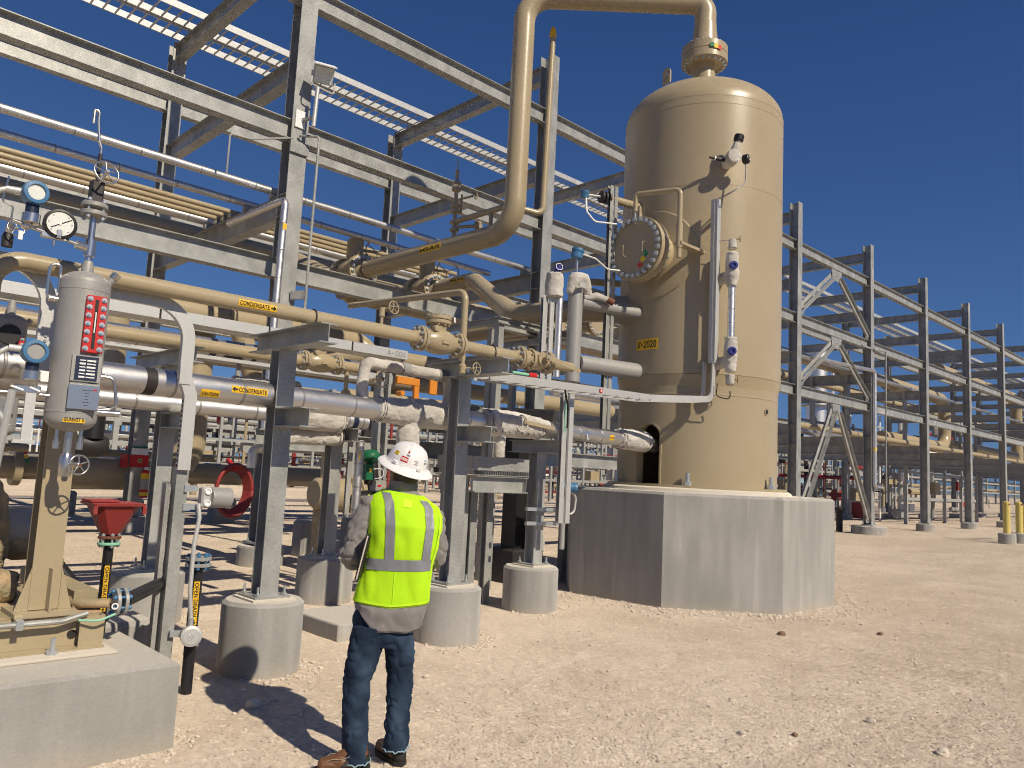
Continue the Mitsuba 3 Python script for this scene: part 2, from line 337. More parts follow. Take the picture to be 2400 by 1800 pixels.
# ------------------------------------------------------------------ ground
def gz(x, y):
    p = np.stack([np.asarray(x, float), np.asarray(y, float), np.zeros_like(np.asarray(x, float))], -1)
    z = (meshkit.fbm(p * 0.35, 3, 3) - 0.5) * 0.05 + (meshkit.fbm(p * 2.3, 3, 5) - 0.5) * 0.022
    return z - 0.004
def add_ground():
    def axis(lo, hi, c, h):
        a = [c]; s = h
        while a[-1] < hi: a.append(a[-1] + s); s *= 1.022
        b_ = [c]; s = h
        while b_[-1] > lo: b_.append(b_[-1] - s); s *= 1.03
        return np.array(b_[::-1] + a[1:])
    xs, ys = axis(-60, 900, 3.0, .035), axis(-60, 900, 3.0, .035)
    gx, gy = np.meshgrid(xs, ys, indexing='ij'); z = gz(gx, gy) * np.clip(60 / (1 + np.hypot(gx, gy)), 0, 1)
    v = np.stack([gx, gy, z], -1).reshape(-1, 3); m, n = gx.shape
    i = np.arange(m * n).reshape(m, n); q = np.stack([i[:-1, :-1], i[1:, :-1], i[1:, 1:], i[:-1, 1:]], -1).reshape(-1, 4)
    emit('ground', tm(v, np.vstack([q[:, [0, 1, 2]], q[:, [0, 2, 3]]])), 'ground', True)
    labels['ground'] = {'label': 'pale dusty caliche ground with scattered pebbles and faint ripples', 'category': 'ground', 'kind': 'structure'}
add_ground()
def rock_mesh(seed, flat=.7):
    m = trimesh.creation.icosphere(1, 1.0); v = np.array(m.vertices); q = meshkit.noise(v * 1.6 + seed * 7.3, seed)
    m.vertices = v * (0.65 + 0.7 * q)[:, None] * [1, .8, flat]; return m
def add_gravel():
    kinds = [rock_mesh(s) for s in range(6)]; vs, fs, k = [], [], 0
    def put(x, y, r, sink=.3):
        nonlocal k
        m = kinds[int(RNG.integers(6))]; a = RNG.uniform(0, 6.28); v = np.array(m.vertices); c, s = math.cos(a), math.sin(a)
        v = np.stack([v[:, 0] * c - v[:, 1] * s, v[:, 0] * s + v[:, 1] * c, v[:, 2]], 1) * r
        vs.append(v + [x, y, float(gz(x, y)) + r * sink]); fs.append(np.array(m.faces) + k); k += len(v)
    for _ in range(2600):      # thin cover over the open ground
        d = 2.2 + 16 * RNG.random() ** 1.6; a = math.radians(RNG.uniform(8, 84)); put(d * math.cos(a), d * math.sin(a), 0.004 + 0.008 * RNG.random() ** 3 * (1 + d * .08))
    foot = [((3.11, 5.96), .32, 150), ((5.05, 5.96), .32, 110), ((7.0, 6.74), .33, 90), ((3.0, 8.2), .35, 60)]
    for (x, y), R, n in foot:
        for _ in range(n):
            a = RNG.uniform(math.pi, 2.2 * math.pi); q = R + abs(RNG.normal(0, .10)) + .01; put(x + q * math.cos(a), y + q * math.sin(a), 0.006 + 0.016 * RNG.random() ** 2)
    oc = [(10.45 + 2.02 * math.cos(math.radians(22.5 + 45 * i)), 6.7 + 2.02 * math.sin(math.radians(22.5 + 45 * i))) for i in range(8)]
    for i in (3, 4, 5, 6):     # spill of stones round the octagonal base
        for _ in range(620 if i > 3 else 260):
            t = RNG.random(); a, b_ = np.array(oc[i]), np.array(oc[(i + 1) % 8]); p = a + (b_ - a) * t; o = unit(np.append(p - [10.45, 6.7], 0))[:2]
            q = p + o * (abs(RNG.normal(0, .28)) + .01); put(q[0], q[1], 0.006 + 0.018 * RNG.random() ** 2.5)
    for _ in range(420):       # along the pump pad
        t = RNG.random(); q = np.array([1.92 - 1.0 * t, 4.6]) + [0, -abs(RNG.normal(0, .07)) - .01]
        if RNG.random() < .55: q = np.array([1.94 + abs(RNG.normal(0, .1)), 4.62 + t])
        put(q[0], q[1], 0.004 + 0.012 * RNG.random() ** 2)
    single('gravel', 'fine pale gravel strewn over the dusty ground', 'gravel', tm(np.vstack(vs), np.vstack(fs)), 'stone', False, kind='stuff')
add_gravel()
STONES = [((2.62, 5.05), .055, 'stone', 'flat pale stone lying between the pump pad and the shadow of the worker'), ((4.9, 2.72), .028, 'stone', 'round pinkish stone alone on the open ground right of the worker'), ((5.2, 2.5), .024, 'stone_brown', 'small dark brown stone on the open ground'),
          ((8.4, 4.2), .05, 'stone_brown', 'reddish brown stone in the gravel before the octagonal base'), ((9.6, 3.6), .04, 'stone_brown', 'dark stone in front of the corner of the octagonal base'), ((5.7, 1.75), .045, 'stone', 'angular pale stone near the lower right edge of the photo'),
          ((5.95, 2.3), .035, 'stone', 'pale stone pair member with a long shadow, right foreground'), ((4.05, 5.0), .03, 'stone', 'pale stone between the worker and the bare concrete pier')]
for (x, y), r, mt, lb in STONES: single('stone', lb, 'stone', moved(rock_mesh(int(x * 10) % 9, .65), rotz(Z_, (x, y, float(gz(x, y)) + r * .35), (math.cos(x * 9), math.sin(x * 9), 0), r)), mt, 30)

# ------------------------------------------------------------------ pipe rack (one bolted steel frame)
K0, BAY, YF, YR = 6.03, 6.096, 11.8, 17.75
KS = list(range(-2, 15)); kx = lambda k: K0 + BAY * k
rack = thing('pipe_rack', 'long galvanized steel pipe rack of columns and beams running into the distance', 'pipe rack')
FAR = lambda k: 'galv' if k < 7 else 'galv_far'
def base(col, x, y, s=.42, z=.36):
    part(col, 'base_plate', bbox((x - s / 2, y - s / 2, z - .03), (x + s / 2, y + s / 2, z)), 'galv')
    pl = shared('anchor', lambda: join(cyl((0, 0, 0), (0, 0, .11), .013, 8), moved(hexnut(.028, .025), rotz(Z_, (0, 0, .005)))), 'zinc')
    for a in (-1, 1):
        for b_ in (-1, 1): part(col, 'anchor_bolt', pl, tw=rotz(Z_, (x + a * s * .36, y + b_ * s * .36, z)))
for k in KS:
    for y, top, h in ((YF, 11.12, .31), (YR, 10.97, .31)):
        if k == 2 and y == YF: pass
        c = part(rack, 'column', ibeam((kx(k), y, .36), (kx(k), y, top), h, .305, Y_, .02, .012), FAR(k), False)
        if k < 7: base(c, kx(k), y)
        if -1 <= k < 7 and y == YF:   # stiffener plates level with the cross beams
            for z in (6.05, 5.68, 3.62, 3.0): part(c, 'stiffener', bbox((kx(k) - .148, y - .135, z), (kx(k) + .148, y + .135, z + .012)), 'galv')
LEV = [(9.80, .34), (7.34, .34), (4.95, .34)]
for k in KS[:-1]:
    for z, h in LEV:
        for y, dz in ((YF, 0), (YR, -.12)): part(rack, 'beam', ibeam((kx(k) + .012, y, z - h / 2 + dz), (kx(k + 1) - .012, y, z - h / 2 + dz), h, .2), FAR(k), False)
for k in KS:
    lv = [((10.92 if k <= 2 else 10.82), .36), (8.52, .36), (6.07, .40)] + ([(3.65, .36), (3.29, .34)] if k >= 2 else [])
    for z, h in lv: part(rack, 'cross_beam', ibeam((kx(k), YF + .155, z - h / 2), (kx(k), YR - .155, z - h / 2), h, .22), FAR(k), False)
# chevron braces in the bay beside the vessel
for z0, z1 in ((.42, 4.6), (4.98, 7.0), (7.38, 9.46)):
    xm = kx(3) + BAY / 2
    g = prof_bar([(-.45, 0), (.45, 0), (.33, -.42), (-.33, -.42)] if z0 > 1 else [(-.28, 0), (.28, 0), (.28, -.55), (-.28, -.55)], (xm, YF - .075, z1), (xm, YF - .06, z1), Z_); part(rack, 'gusset', g, 'galv', False)
    for s, x in ((-1, kx(3) + .2), (1, kx(4) - .2)):
        p0, p1 = V(x, YF - .10, z0 + .15), V(xm + s * .24, YF - .10, z1 - .25)
        part(rack, 'brace', join(angle_bar(p0, p1, .15, .012, V(-s, 0, .3)), angle_bar(p0 + [0, .06, 0], p1 + [0, .06, 0], -.15, -.012, V(-s, 0, .3))), 'galv', False)
        part(rack, 'gusset', bbox((min(x - s * .02, x + s * -.25), YF - .076, z0), (max(x - s * .02, x + s * -.25), YF - .06, z0 + .42)), 'galv')
# piers of the rack
pier_lbl = {0: 'round concrete pier under the rack column behind the nearest bracket post', 1: 'round concrete pier under the second front rack column, mostly hidden', 3: 'round concrete pier under the rack column beside the octagonal base', 4: 'widest round concrete pier, with rack column and brace standing on it', 5: 'round concrete pier right of the widest rack pier', 6: 'second round concrete pier right of the widest rack pier', 7: 'round concrete pier behind the yellow bollards'}
for k in KS:
    for row, y in ((0, YF), (1, YR)):
        if row == 0 and k == 2: continue
        R = .62 if (k == 4 and row == 0) else .36
        if row == 1 and k <= 1: R = .42
        if row == 0: lb, gp = (pier_lbl[k], None) if k in pier_lbl else ('round concrete pier of the rack farther along the front row than the bollards', 'far front rack piers')
        else: lb, gp = ('round concrete pier in the rear row of the pipe rack', 'rear rack piers') if k != 0 else ('concrete pier below the column with the red fire extinguisher', None)
        single('concrete_pier', lb, 'concrete pier', lathe([(R, -.05), (R, .27), (R - .02, .3)], (kx(k), y, 0), n=36), 'concrete', 30, gp)

# cable trays on the top cross beams: a double ladder tray
RUNG_LIM = 0
def ladder(name, lbl, y0, y1, x0, x1, z, near):
    t = thing(name, lbl, 'cable tray')
    for y, s in ((y0, 1), (y1, -1)):
        part(t, 'side_rail', channel((x0, y, z + .075), (x1, y, z + .075), .15, s * .03, Z_, .004), 'cable_tray', False)
    n = int((x1 - x0) / .24); pl = shared(('rung', round(y1 - y0, 3)), lambda: bbox((-.018, 0, 0), (.018, y1 - y0, .022)), 'cable_tray', False); rest = []
    for i in range(n):
        x = x0 + (i + .5) * .24; m = V(x, y0, z + .012)
        if x < near: part(t, 'rung', pl, tw=rotz(Z_, m))
        else: rest.append(bbox((x - .018, y0, z + .012), (x + .018, y1, z + .034)))
    if rest: part(t, 'rungs_far', join(rest), 'cable_tray', False, kind='stuff')
ladder('cable_tray', 'near one of two galvanized ladder trays high on the rack, wide rungs against the sky', 16.15, 16.78, -3, 88, 10.93, 32)
ladder('cable_tray', 'far one of two galvanized ladder trays high on the rack, rail lit behind rungs', 16.86, 17.45, -3, 88, 10.93, 32)

# ------------------------------------------------------------------ pipes lying in the rack
def rack_pipe(lbl, y, z, r, x0, x1, mat, bands=True, group=None, extra=None):
    t = thing('pipe', lbl, 'pipe', group)
    if mat == 'alu':
        jacket(t, (x0, y, z), (min(x1, 16), y, z), r, .92, .35 + (y * 7 % 1) * .5)
        if x1 > 16: part(t, 'far_run', cyl((16, y, z), (x1, y, z), r), 'alu')
    else: part(t, 'run', cyl((x0, y, z), (x1, y, z), r, 22), mat)
    for k in KS:     # shoes on the cross beams
        if x0 + .3 < kx(k) < x1 - .3 and k < 6: part(t, 'shoe', bbox((kx(k) - .14, y - .05, 6.072), (kx(k) + .14, y + .05, z - r * .9)), 'galv')
    return t
rack_pipe('upper metal-jacketed pipe on the rack, frontmost of the pair above the tan pipes', 12.25, 6.22, .065, -8, 13.2, 'alu')
rack_pipe('second metal-jacketed pipe on the rack, just above the three thin tan pipes', 13.25, 6.22, .062, -8, 11.9, 'alu')
for i, y in enumerate((13.86, 14.16, 14.46)): rack_pipe(['top one', 'middle one', 'bottom one'][i] + ' of three thin parallel tan pipes on the rack', y, 6.19, .048, -8, 11.4, 'tan')
rack_pipe('thicker metal-jacketed pipe on the rack below the three thin tan pipes', 14.95, 6.24, .09, -8, 11.0, 'alu')
big = rack_pipe('large tan header pipe lowest on the rack, left of the flanged valves', 16.25, 6.28, .19, -8, 12.5, 'tan')
rack_pipe('large tan pipe on the rack right of the vessel, upper run', 13.0, 6.33, .20, 15, 36.5, 'tan')
rack_pipe('metal-jacketed pipe under the large tan pipe right of the vessel', 14.0, 3.82, .11, 15, 34.0, 'alu')
rack_pipe('slim jacketed pipe on the rack right of the vessel, beside the large tan run', 12.4, 6.18, .075, 15, 60, 'alu')
rack_pipe('tan pipe deep in the right-hand rack behind the braces', 15.4, 6.26, .14, 15, 62, 'tan')
rack_pipe('jacketed pipe deep in the right-hand rack behind the tan runs', 16.6, 6.2, .08, 15, 62, 'alu')
rack_pipe('long thin jacketed pipe on the lowest beams of the right-hand rack', 16.0, 3.75, .07, 15, 62, 'alu')
rack_pipe('tan pipe on the lowest beams of the right-hand rack', 12.6, 3.80, .11, 26, 62, 'tan')
t = thing('pipe', 'large tan pipe with two elbows turning down among the far right rack columns', 'pipe')
part(t, 'run', tube(bend([(36.6, 13.4, 6.5), (44.5, 13.4, 6.5), (44.5, 13.4, 4.0), (36.0, 13.4, 4.0)], .8, 10), .30, 24), 'tan')
t = thing('pipe', 'large tan pipe with elbow dropping beside the right-hand end column', 'pipe')
part(t, 'run', tube(bend([(40, 15.2, 7.2), (50.5, 15.2, 7.2), (50.5, 15.2, 4.6), (66, 15.2, 4.6)], .8, 10), .28, 24), 'tan')
t = thing('pipe', 'tan vertical pipe piece hanging under the rack right of the vessel', 'pipe')
part(t, 'run', tube(bend([(30, 14.6, 5.6), (28.1, 14.6, 5.6), (28.1, 14.6, 2.5)], .5, 8), .17, 18), 'tan'); part(t, 'flange', lathe([(.26, 0), (.26, .08)], (28.1, 14.6, 3.4), n=24), 'tan')
# ------------------------------------------------------------------ octagonal base and the vessel
VC = V(10.5, 6.69, 0); VR = 1.237
OC = V(10.45, 6.7, 0)
fd = thing('octagonal_base', 'tall octagonal grey concrete base under the tan vessel', 'concrete base')
Ro = 1.87 / math.cos(math.pi / 8)
part(fd, 'plinth', lathe([(Ro, -.1), (Ro, 1.455), (Ro - .035, 1.49)], OC, n=8, ph=math.pi / 8), 'concrete', False)
part(fd, 'grout_pad', lathe([(1.42, 1.4902), (1.40, 1.53), (1.36, 1.55)], VC, n=48), 'grout')
vs = thing('vessel', 'tall tan painted vertical vessel with domed top standing on an octagonal base', 'vessel')
def vaz(deg, r, z): a = math.radians(deg); return VC + V(r * math.cos(a), r * math.sin(a), z)
def vdir(deg): a = math.radians(deg); return V(math.cos(a), math.sin(a), 0)
prof = [(VR, 3.16), (VR, 5.93), (VR + .004, 5.932), (VR + .004, 5.952), (VR, 5.954), (VR, 7.17), (VR + .004, 7.172), (VR + .004, 7.19), (VR, 7.192), (VR, 7.29), (VR + .003, 7.292), (VR + .003, 7.304), (VR - .002, 7.306)]
for i in range(1, 26): a = i / 26 * math.pi / 2; prof.append((max((VR - .002) * math.cos(a), .16), 7.306 + .66 * math.sin(a)))
part(vs, 'shell', lathe(prof, VC, n=96), 'tan', 20)
# skirt with an arched access opening on the -x side
nA, zs = 144, np.concatenate([[1.585], np.linspace(1.62, 2.86, 42), [2.865, 2.885, 2.89, 2.99, 3.0, 3.155]])
rs_ = [1.20 + (.006 if 2.863 < z < 2.888 else 0) + (.037 * sst_ if (sst_ := max(0, min(1, (z - 2.98) / .17))) > 0 else 0) for z in zs]
ang = np.arange(nA) * 2 * np.pi / nA; vv, ff = [], []
for z, r in zip(zs, rs_): vv.append(np.stack([VC[0] + r * np.cos(ang), VC[1] + r * np.sin(ang), np.full(nA, z)], 1))
def hole(a, z):
    w = ((math.degrees(a) - 178.5 + 180) % 360 - 180) * math.pi / 180 * 1.2
    return (abs(w) < .205 and z < 2.24) or (w * w + (z - 2.24) ** 2 < .205 ** 2)
for i in range(len(zs) - 1):
    for j in range(nA):
        if hole((ang[j] + math.pi / nA), (zs[i] + zs[i + 1]) / 2): continue
        a, b_, c, d = i * nA + j, i * nA + (j + 1) % nA, (i + 1) * nA + (j + 1) % nA, (i + 1) * nA + j; ff += [[a, b_, c], [a, c, d]]
part(vs, 'skirt', tm(np.vstack(vv), ff), 'tan', 20)
# sleeve lining the opening
pth = [(-.205, 1.585), (-.205, 2.24)] + [(-.205 * math.cos(t), 2.24 + .205 * math.sin(t)) for t in np.linspace(.1, math.pi - .1, 20)] + [(.205, 2.24), (.205, 1.585)]
sl = []
for w, z in pth:
    for r in (1.215, 1.08):
        a = math.radians(178.5) - w / 1.2; sl.append([VC[0] + r * math.cos(a), VC[1] + r * math.sin(a), z])
    for r in (1.08, 1.215):
        k = 1 + .02 / max(.2, math.hypot(w, 0)); a = math.radians(178.5) - w * (1 + .10) / 1.2; sl.append([VC[0] + r * math.cos(a), VC[1] + r * math.sin(a), z + (.02 if z > 2.24 else 0)])
sf = []
for i in range(len(pth) - 1):
    for k in range(4): a, b_, c, d = i * 4 + k, i * 4 + (k + 1) % 4, (i + 1) * 4 + (k + 1) % 4, (i + 1) * 4 + k; sf += [[a, b_, c], [a, c, d]]
part(vs, 'opening_sleeve', fixn(tm(sl, sf)), 'tan', 30)
part(vs, 'base_ring', lathe([(1.02, 1.552), (1.34, 1.552), (1.34, 1.586), (1.02, 1.586), (1.02, 1.552)], VC, n=72, cap=False), 'tan')
pl = shared('vanchor', lambda: join(cyl((0, 0, 0), (0, 0, .17), .028, 12), moved(hexnut(.055, .05), rotz(Z_, (0, 0, .002)))), 'zinc')
for a in range(208, 208 + 360, 60): part(vs, 'anchor_bolt', pl, tw=rotz(Z_, vaz(a, 1.275, 1.587)))
part(vs, 'vent_sleeve', cyl(vaz(267, 1.15, 2.69), vaz(267, 1.212, 2.69), .05, 18), 'tan'); part(vs, 'vent_hole', cyl(vaz(267, 1.16, 2.69), vaz(267, 1.2135, 2.69), .036, 18), 'ink')
# lifting lug
lug = trimesh.creation.extrude_polygon(Polygon([(-.075, -.12), (.075, -.12), (.075, .05)] + [(.075 * math.cos(t), .05 + .075 * math.sin(t)) for t in np.linspace(.2, 2.94, 8)] + [(-.075, .05)]).difference(Point(0, .045).buffer(.03)), .03, engine='earcut')
M = np.eye(4); M[:3, 0] = vdir(263); M[:3, 1] = Z_; M[:3, 2] = np.cross(vdir(263), Z_); M[:3, 3] = vaz(176, .93, 7.88); part(vs, 'lifting_lug', moved(lug, M), 'tan')
# outlet nozzle, flange, bolts
part(vs, 'outlet_nozzle', cyl(VC + V(0, 0, 7.9), VC + V(0, 0, 8.43), .19, 32, .17), 'tan')
part(vs, 'nozzle_flange', lathe([(.365, 8.42), (.37, 8.425), (.37, 8.545), (.366, 8.55)], VC, n=48), 'tan')
studs(vs, VC + V(0, 0, 8.555), Z_, .315, 20, .262, .034, 'zinc', 'bolt')
# inlet nozzles on the -x side (insulated in grey)
# manway
mc = vaz(177, VR, 4.94); mc[1] = 6.70; ax = V(-1, 0, 0)
mw = part(vs, 'manway', lathe([(.34, -.25), (.34, .30)], V(9.26, 6.70, 4.94) + V(0, 0, 0), ax, 48), 'tan')
def saddle(R0, R1, off, name):
    n = 64; a = np.arange(n) * 2 * np.pi / n; rr = []
    for r, o in ((R0, off), (R1 - .01, off), (R1, off * .4), (R1, -.02)):
        y = r * np.cos(a); z = r * np.sin(a); x = -np.sqrt(np.maximum((VR + o) ** 2 - (y + 6.70 - VC[1]) ** 2, .01)); rr.append(np.stack([VC[0] + x, 6.70 + y, 4.94 + z], 1))
    part(vs, name, fixn(rings(rr, cap=False)), 'tan', 30)
saddle(.30, .66, .022, 'reinforcing_pad')
fl = V(9.0, 6.70, 4.94)
part(vs, 'manway_flange', lathe([(.36, 0), (.465, .008), (.47, .013), (.47, .085), (.465, .09)], fl, ax, 56), 'tan')
cv = part(vs, 'manway_cover', lathe([(.465, .098), (.47, .103), (.47, .178), (.465, .183)], fl, ax, 56), 'tan')
studs(vs, fl + ax * .094, ax, .415, 26, .215, .040, 'zinc', 'cover_bolt')
for dy in (-.17, .17): part(cv, 'handle', tube(bend([(8.818, 6.70 + dy, 4.84), (8.755, 6.70 + dy, 4.85), (8.755, 6.70 + dy, 5.0), (8.818, 6.70 + dy, 5.01)], .012, 3), .007, 8), 'tan')
tg = part(cv, 'tag', box((8.814, 6.56, 4.76), (.004, .07, .07), np.array(T().rotate([1, 0, 0], -28).matrix)[:3, :3]), 'tag_yellow')
for s, m in ((1, 'tag_green'), (-1, 'tag_red')): part(tg, 'tag_end', box(V(8.8135, 6.56 - s * .042, 4.76 + s * .079), (.004, .07, .088 if s > 0 else .07), np.array(T().rotate([1, 0, 0], -28).matrix)[:3, :3]), m)
# davit arm
part(vs, 'davit_arm', tube(bend([(8.93, 6.03, 4.72), (8.93, 6.03, 5.70), (8.80, 6.70, 5.74), (8.80, 6.70, 5.48)], [.08, .05], 6), .036, 14), 'tan')
part(vs, 'davit_bracket', bbox((8.9, 5.97, 4.9), (9.5, 6.09, 4.94)), 'tan'); part(vs, 'davit_sleeve', cyl((8.93, 6.03, 4.86), (8.93, 6.03, 5.2), .048, 16), 'tan')
part(vs, 'cover_lug', bbox((8.80, 6.62, 5.38), (8.92, 6.78, 5.56), .01), 'tan'); part(vs, 'eye_bolt', cyl((8.80, 6.70, 5.3), (8.80, 6.70, 5.56), .012, 8), 'zinc')
# name marker V-2020
R_ = VR + .0015; pl_ = wrap(plate(.40, .165, .002, 16), R_); txt = strip_text('V-2020', .10, .35)
txt = join([txt]).subdivide_to_size(.03); txt.apply_translation([0, 0, .003])
M = np.eye(4); o = vdir(176); M[:3, 2] = o; M[:3, 1] = Z_; M[:3, 0] = np.cross(Z_, o); M[:3, 3] = VC + V(0, 0, 3.61)
mk = part(vs, 'name_marker', moved(pl_, M), 'yellow', 30); part(mk, 'lettering', moved(wrap(txt, R_), M), 'ink', False)
# flange tag top
part(vs, 'flange_tag', box(VC + vdir(240) * .385 + V(0, 0, 8.56), (.006, .07, .07), np.array(T().rotate([0, 0, 1], 240).matrix)[:3, :3]), 'tag_yellow')
for s, m in ((-1, 'tag_green'), (1, 'tag_red')): part(vs, 'flange_tag', box(VC + vdir(240 + s * 10) * .388 + V(0, 0, 8.56 - s * .012), (.006, .066, .07), np.array(T().rotate([0, 0, 1], 240 + s * 10).matrix)[:3, :3]), m)

# ------------------------------------------------------------------ overhead pipe from the vessel top to the rack valve
oh = thing('overhead_pipe', 'large tan gooseneck pipe from the vessel top down to a flanged rack valve', 'pipe')
part(oh, 'flange', lathe([(.366, 8.558), (.37, 8.563), (.37, 8.69), (.366, 8.695)], VC, n=48), 'tan')
part(oh, 'reducer', lathe([(.215, 8.695), (.21, 8.78), (.178, 9.12)], VC, n=32), 'tan')
DC = V(8.39, 8.80, 0)
pth = bend([VC + V(0, 0, 9.1), VC + V(0, 0, 9.50), DC + V(0, 0, 9.50), DC + V(0, 0, 5.50), V(8.39, 12.9, 5.50)], [.44, .44, .5], 14)
part(oh, 'run', tube(pth, .176, 32), 'tan')
wb = lambda c, d, R=.176: part(oh, 'weld_bead', lathe([(R - .001, -.008), (R + .003, 0), (R - .001, .008)], c, d, 32, cap=False), 'tan', True)
dd = unit(DC - VC); wb(VC + V(0, 0, 9.12), Z_); wb(VC + dd * .44 + V(0, 0, 9.50), dd); wb(DC - dd * .44 + V(0, 0, 9.50), dd); wb(DC - dd * .75 + V(0, 0, 9.50), dd); wb(DC + V(0, 0, 9.12), Z_); wb(DC + V(0, 0, 6.0), Z_); wb(V(8.39, 9.3, 5.5), Y_)
pipe_sticker(oh, 'GAS', (8.39, 10.75, 5.5), (0, -1, 0), (-1, 0, .02), .1765, .6, .11, -1)
def rack_valve(x, lbl, y=13.15, z=5.5, R=.33, rp=.163):
    v = thing('rack_valve', lbl, 'valve')
    flange_pair(v, (x, y, z), Y_, R, .07, 16, .042, neck=(rp, .09), bolt='zinc')
    part(v, 'body', lathe([(rp + .03, .07), (.27, .12), (.30, .3), (.27, .5), (rp + .03, .55)], (x, y, z), Y_, 32), 'tan')
    flange_pair(v, (x, y + .62, z), Y_, R, .07, 16, .03, bolt='zinc')
    part(v, 'reducer', lathe([(rp, .7), (.24, 1.3)], (x, y, z), Y_, 28), 'tan')
    part(v, 'bonnet', cyl((x, y + .3, z + .25), (x, y + .3, z + .66), .17, 28), 'tan'); part(v, 'bonnet_cap', cyl((x, y + .3, z + .66), (x, y + .3, z + .69), .15, 28), 'tan')
    for s in (-1, 1): part(v, 'lifting_eye', join(moved(torus(.035, .012, 14, 6), rotz(X_, (x + s * .1, y + .02, z + .34))), bbox((x + s * .1 - .012, y - .01, z + .2), (x + s * .1 + .012, y + .05, z + .31))), 'tan')
    w = part(v, 'hand_wheel', moved(torus(.26, .014, 28, 6), rotz(V(-.3, -1, .1), (x + .42, y + .1, z + .5))), 'tan'); part(w, 'spokes', join(*[cyl((x + .42, y + .14, z + .5), V(x + .42, y + .1, z + .5) + V(.25 * math.cos(t), -.08 * math.cos(t), .25 * math.sin(t)), .01, 6) for t in (.5, 2.6, 4.7)]), 'tan')
    part(v, 'gear_shaft', cyl((x + .1, y + .3, z + .5), (x + .42, y + .12, z + .5), .03, 10), 'tan')
    return v
rack_valve(8.39, 'flanged tan ball valve with blue bolts where the gooseneck pipe meets the rack')
rack_valve(10.25, 'flanged tan ball valve with blue bolts at the elbowed inlet pipe of the vessel')
t = thing('header_pipe', 'large tan header behind the two flanged rack valves', 'pipe')
part(t, 'run', cyl((9.3, 14.9, 5.55), (20.5, 14.9, 5.55), .34, 30), 'tan'); part(t, 'branch', tube(bend([(10.25, 14.4, 5.5), (10.25, 14.9, 5.5), (9.0, 14.9, 5.5)], .3), .24, 24), 'tan'); part(t, 'end_cap', lathe([(.34, 0), (.33, -.08), (.26, -.16), (.12, -.2), (.0, -.205)][::-1], (9.3, 14.9, 5.55), X_, 30), 'tan')
part(t, 'branch', cyl((8.39, 14.4, 5.5), (8.39, 16.1, 6.2), .24, 24), 'tan')
t = thing('inlet_pipe', 'tan pipe dropping through two elbows from the rack valve to the vessel side', 'pipe')
part(t, 'run', tube(bend([V(10.25, 12.95, 5.5), V(10.25, 11.85, 5.5), V(9.0, 9.35, 4.28), V(9.0, 8.2, 4.22), V(9.6, 7.2, 4.22)], [.45, .5, .4], 10), .175, 28), 'tan')
pipe_sticker(t, 'GAS', (10.25, 12.2, 5.5), (0, -1, 0), (-1, 0, .2), .1755, .45, .09, -1)
part(t, 'insulation_wrap', rough_tube([(9.25, 7.55, 4.22), (9.9, 6.9, 4.22)], .22, 4, .03, 22, .05), 'grey_paint')
# vent pipe with yellow cap and its small instrument stand
t = thing('vent_pipe', 'slim tan vent pipe with yellow cap rising beside the gooseneck pipe', 'pipe')
part(t, 'run', tube(bend([(8.42, 10.32, 5.96), (8.42, 8.98, 5.96), (8.95, 8.72, 5.9), (8.98, 8.70, 9.0)], [.12, .12], 6), .05, 16), 'tan')
part(t, 'cap', lathe([(.056, 9.0), (.056, 9.1), (.03, 9.18), (.005, 9.2)], (8.98, 8.70, 0), n=14), 'yellow'); part(t, 'leg', cyl((8.42, 9.4, 5.62), (8.42, 9.4, 5.96), .035, 12), 'tan')
t = thing('instrument_stand', 'small tan valve stack standing on top of the gooseneck pipe', 'valve')
part(t, 'stem', cyl((8.42, 10.35, 5.62), (8.42, 10.35, 6.9), .035, 12), 'tan')
for z in (5.78, 5.92, 6.12, 6.22, 6.52, 6.62): part(t, 'collar', ccyl((8.42, 10.35, z), (8.42, 10.35, z + .05), .085, .006, 18), 'tan')
part(t, 'body', lathe([(.05, 6.56), (.075, 6.62), (.05, 6.72)], (8.42, 10.35, 0), n=16), 'stainless'); part(t, 'tip', cyl((8.42, 10.35, 6.9), (8.42, 10.35, 7.12), .02, 10), 'stainless')
part(t, 'side_arm', cyl((8.42, 10.35, 6.35), (8.55, 10.05, 6.4), .02, 10), 'tan'); handwheel(t, (8.57, 10.0, 6.41), (.3, -1, .2), .08, 'tan')
part(t, 'side_arm', cyl((8.42, 10.35, 5.86), (8.62, 9.95, 5.86), .03, 10), 'tan'); part(t, 'side_flange', cyl((8.6, 9.98, 5.86), (8.64, 9.9, 5.86), .08, 16), 'tan')
part(t, 'lever', bar((8.47, 10.25, 6.1), (8.47, 10.25, 6.45), .02, .03, X_), 'tan')
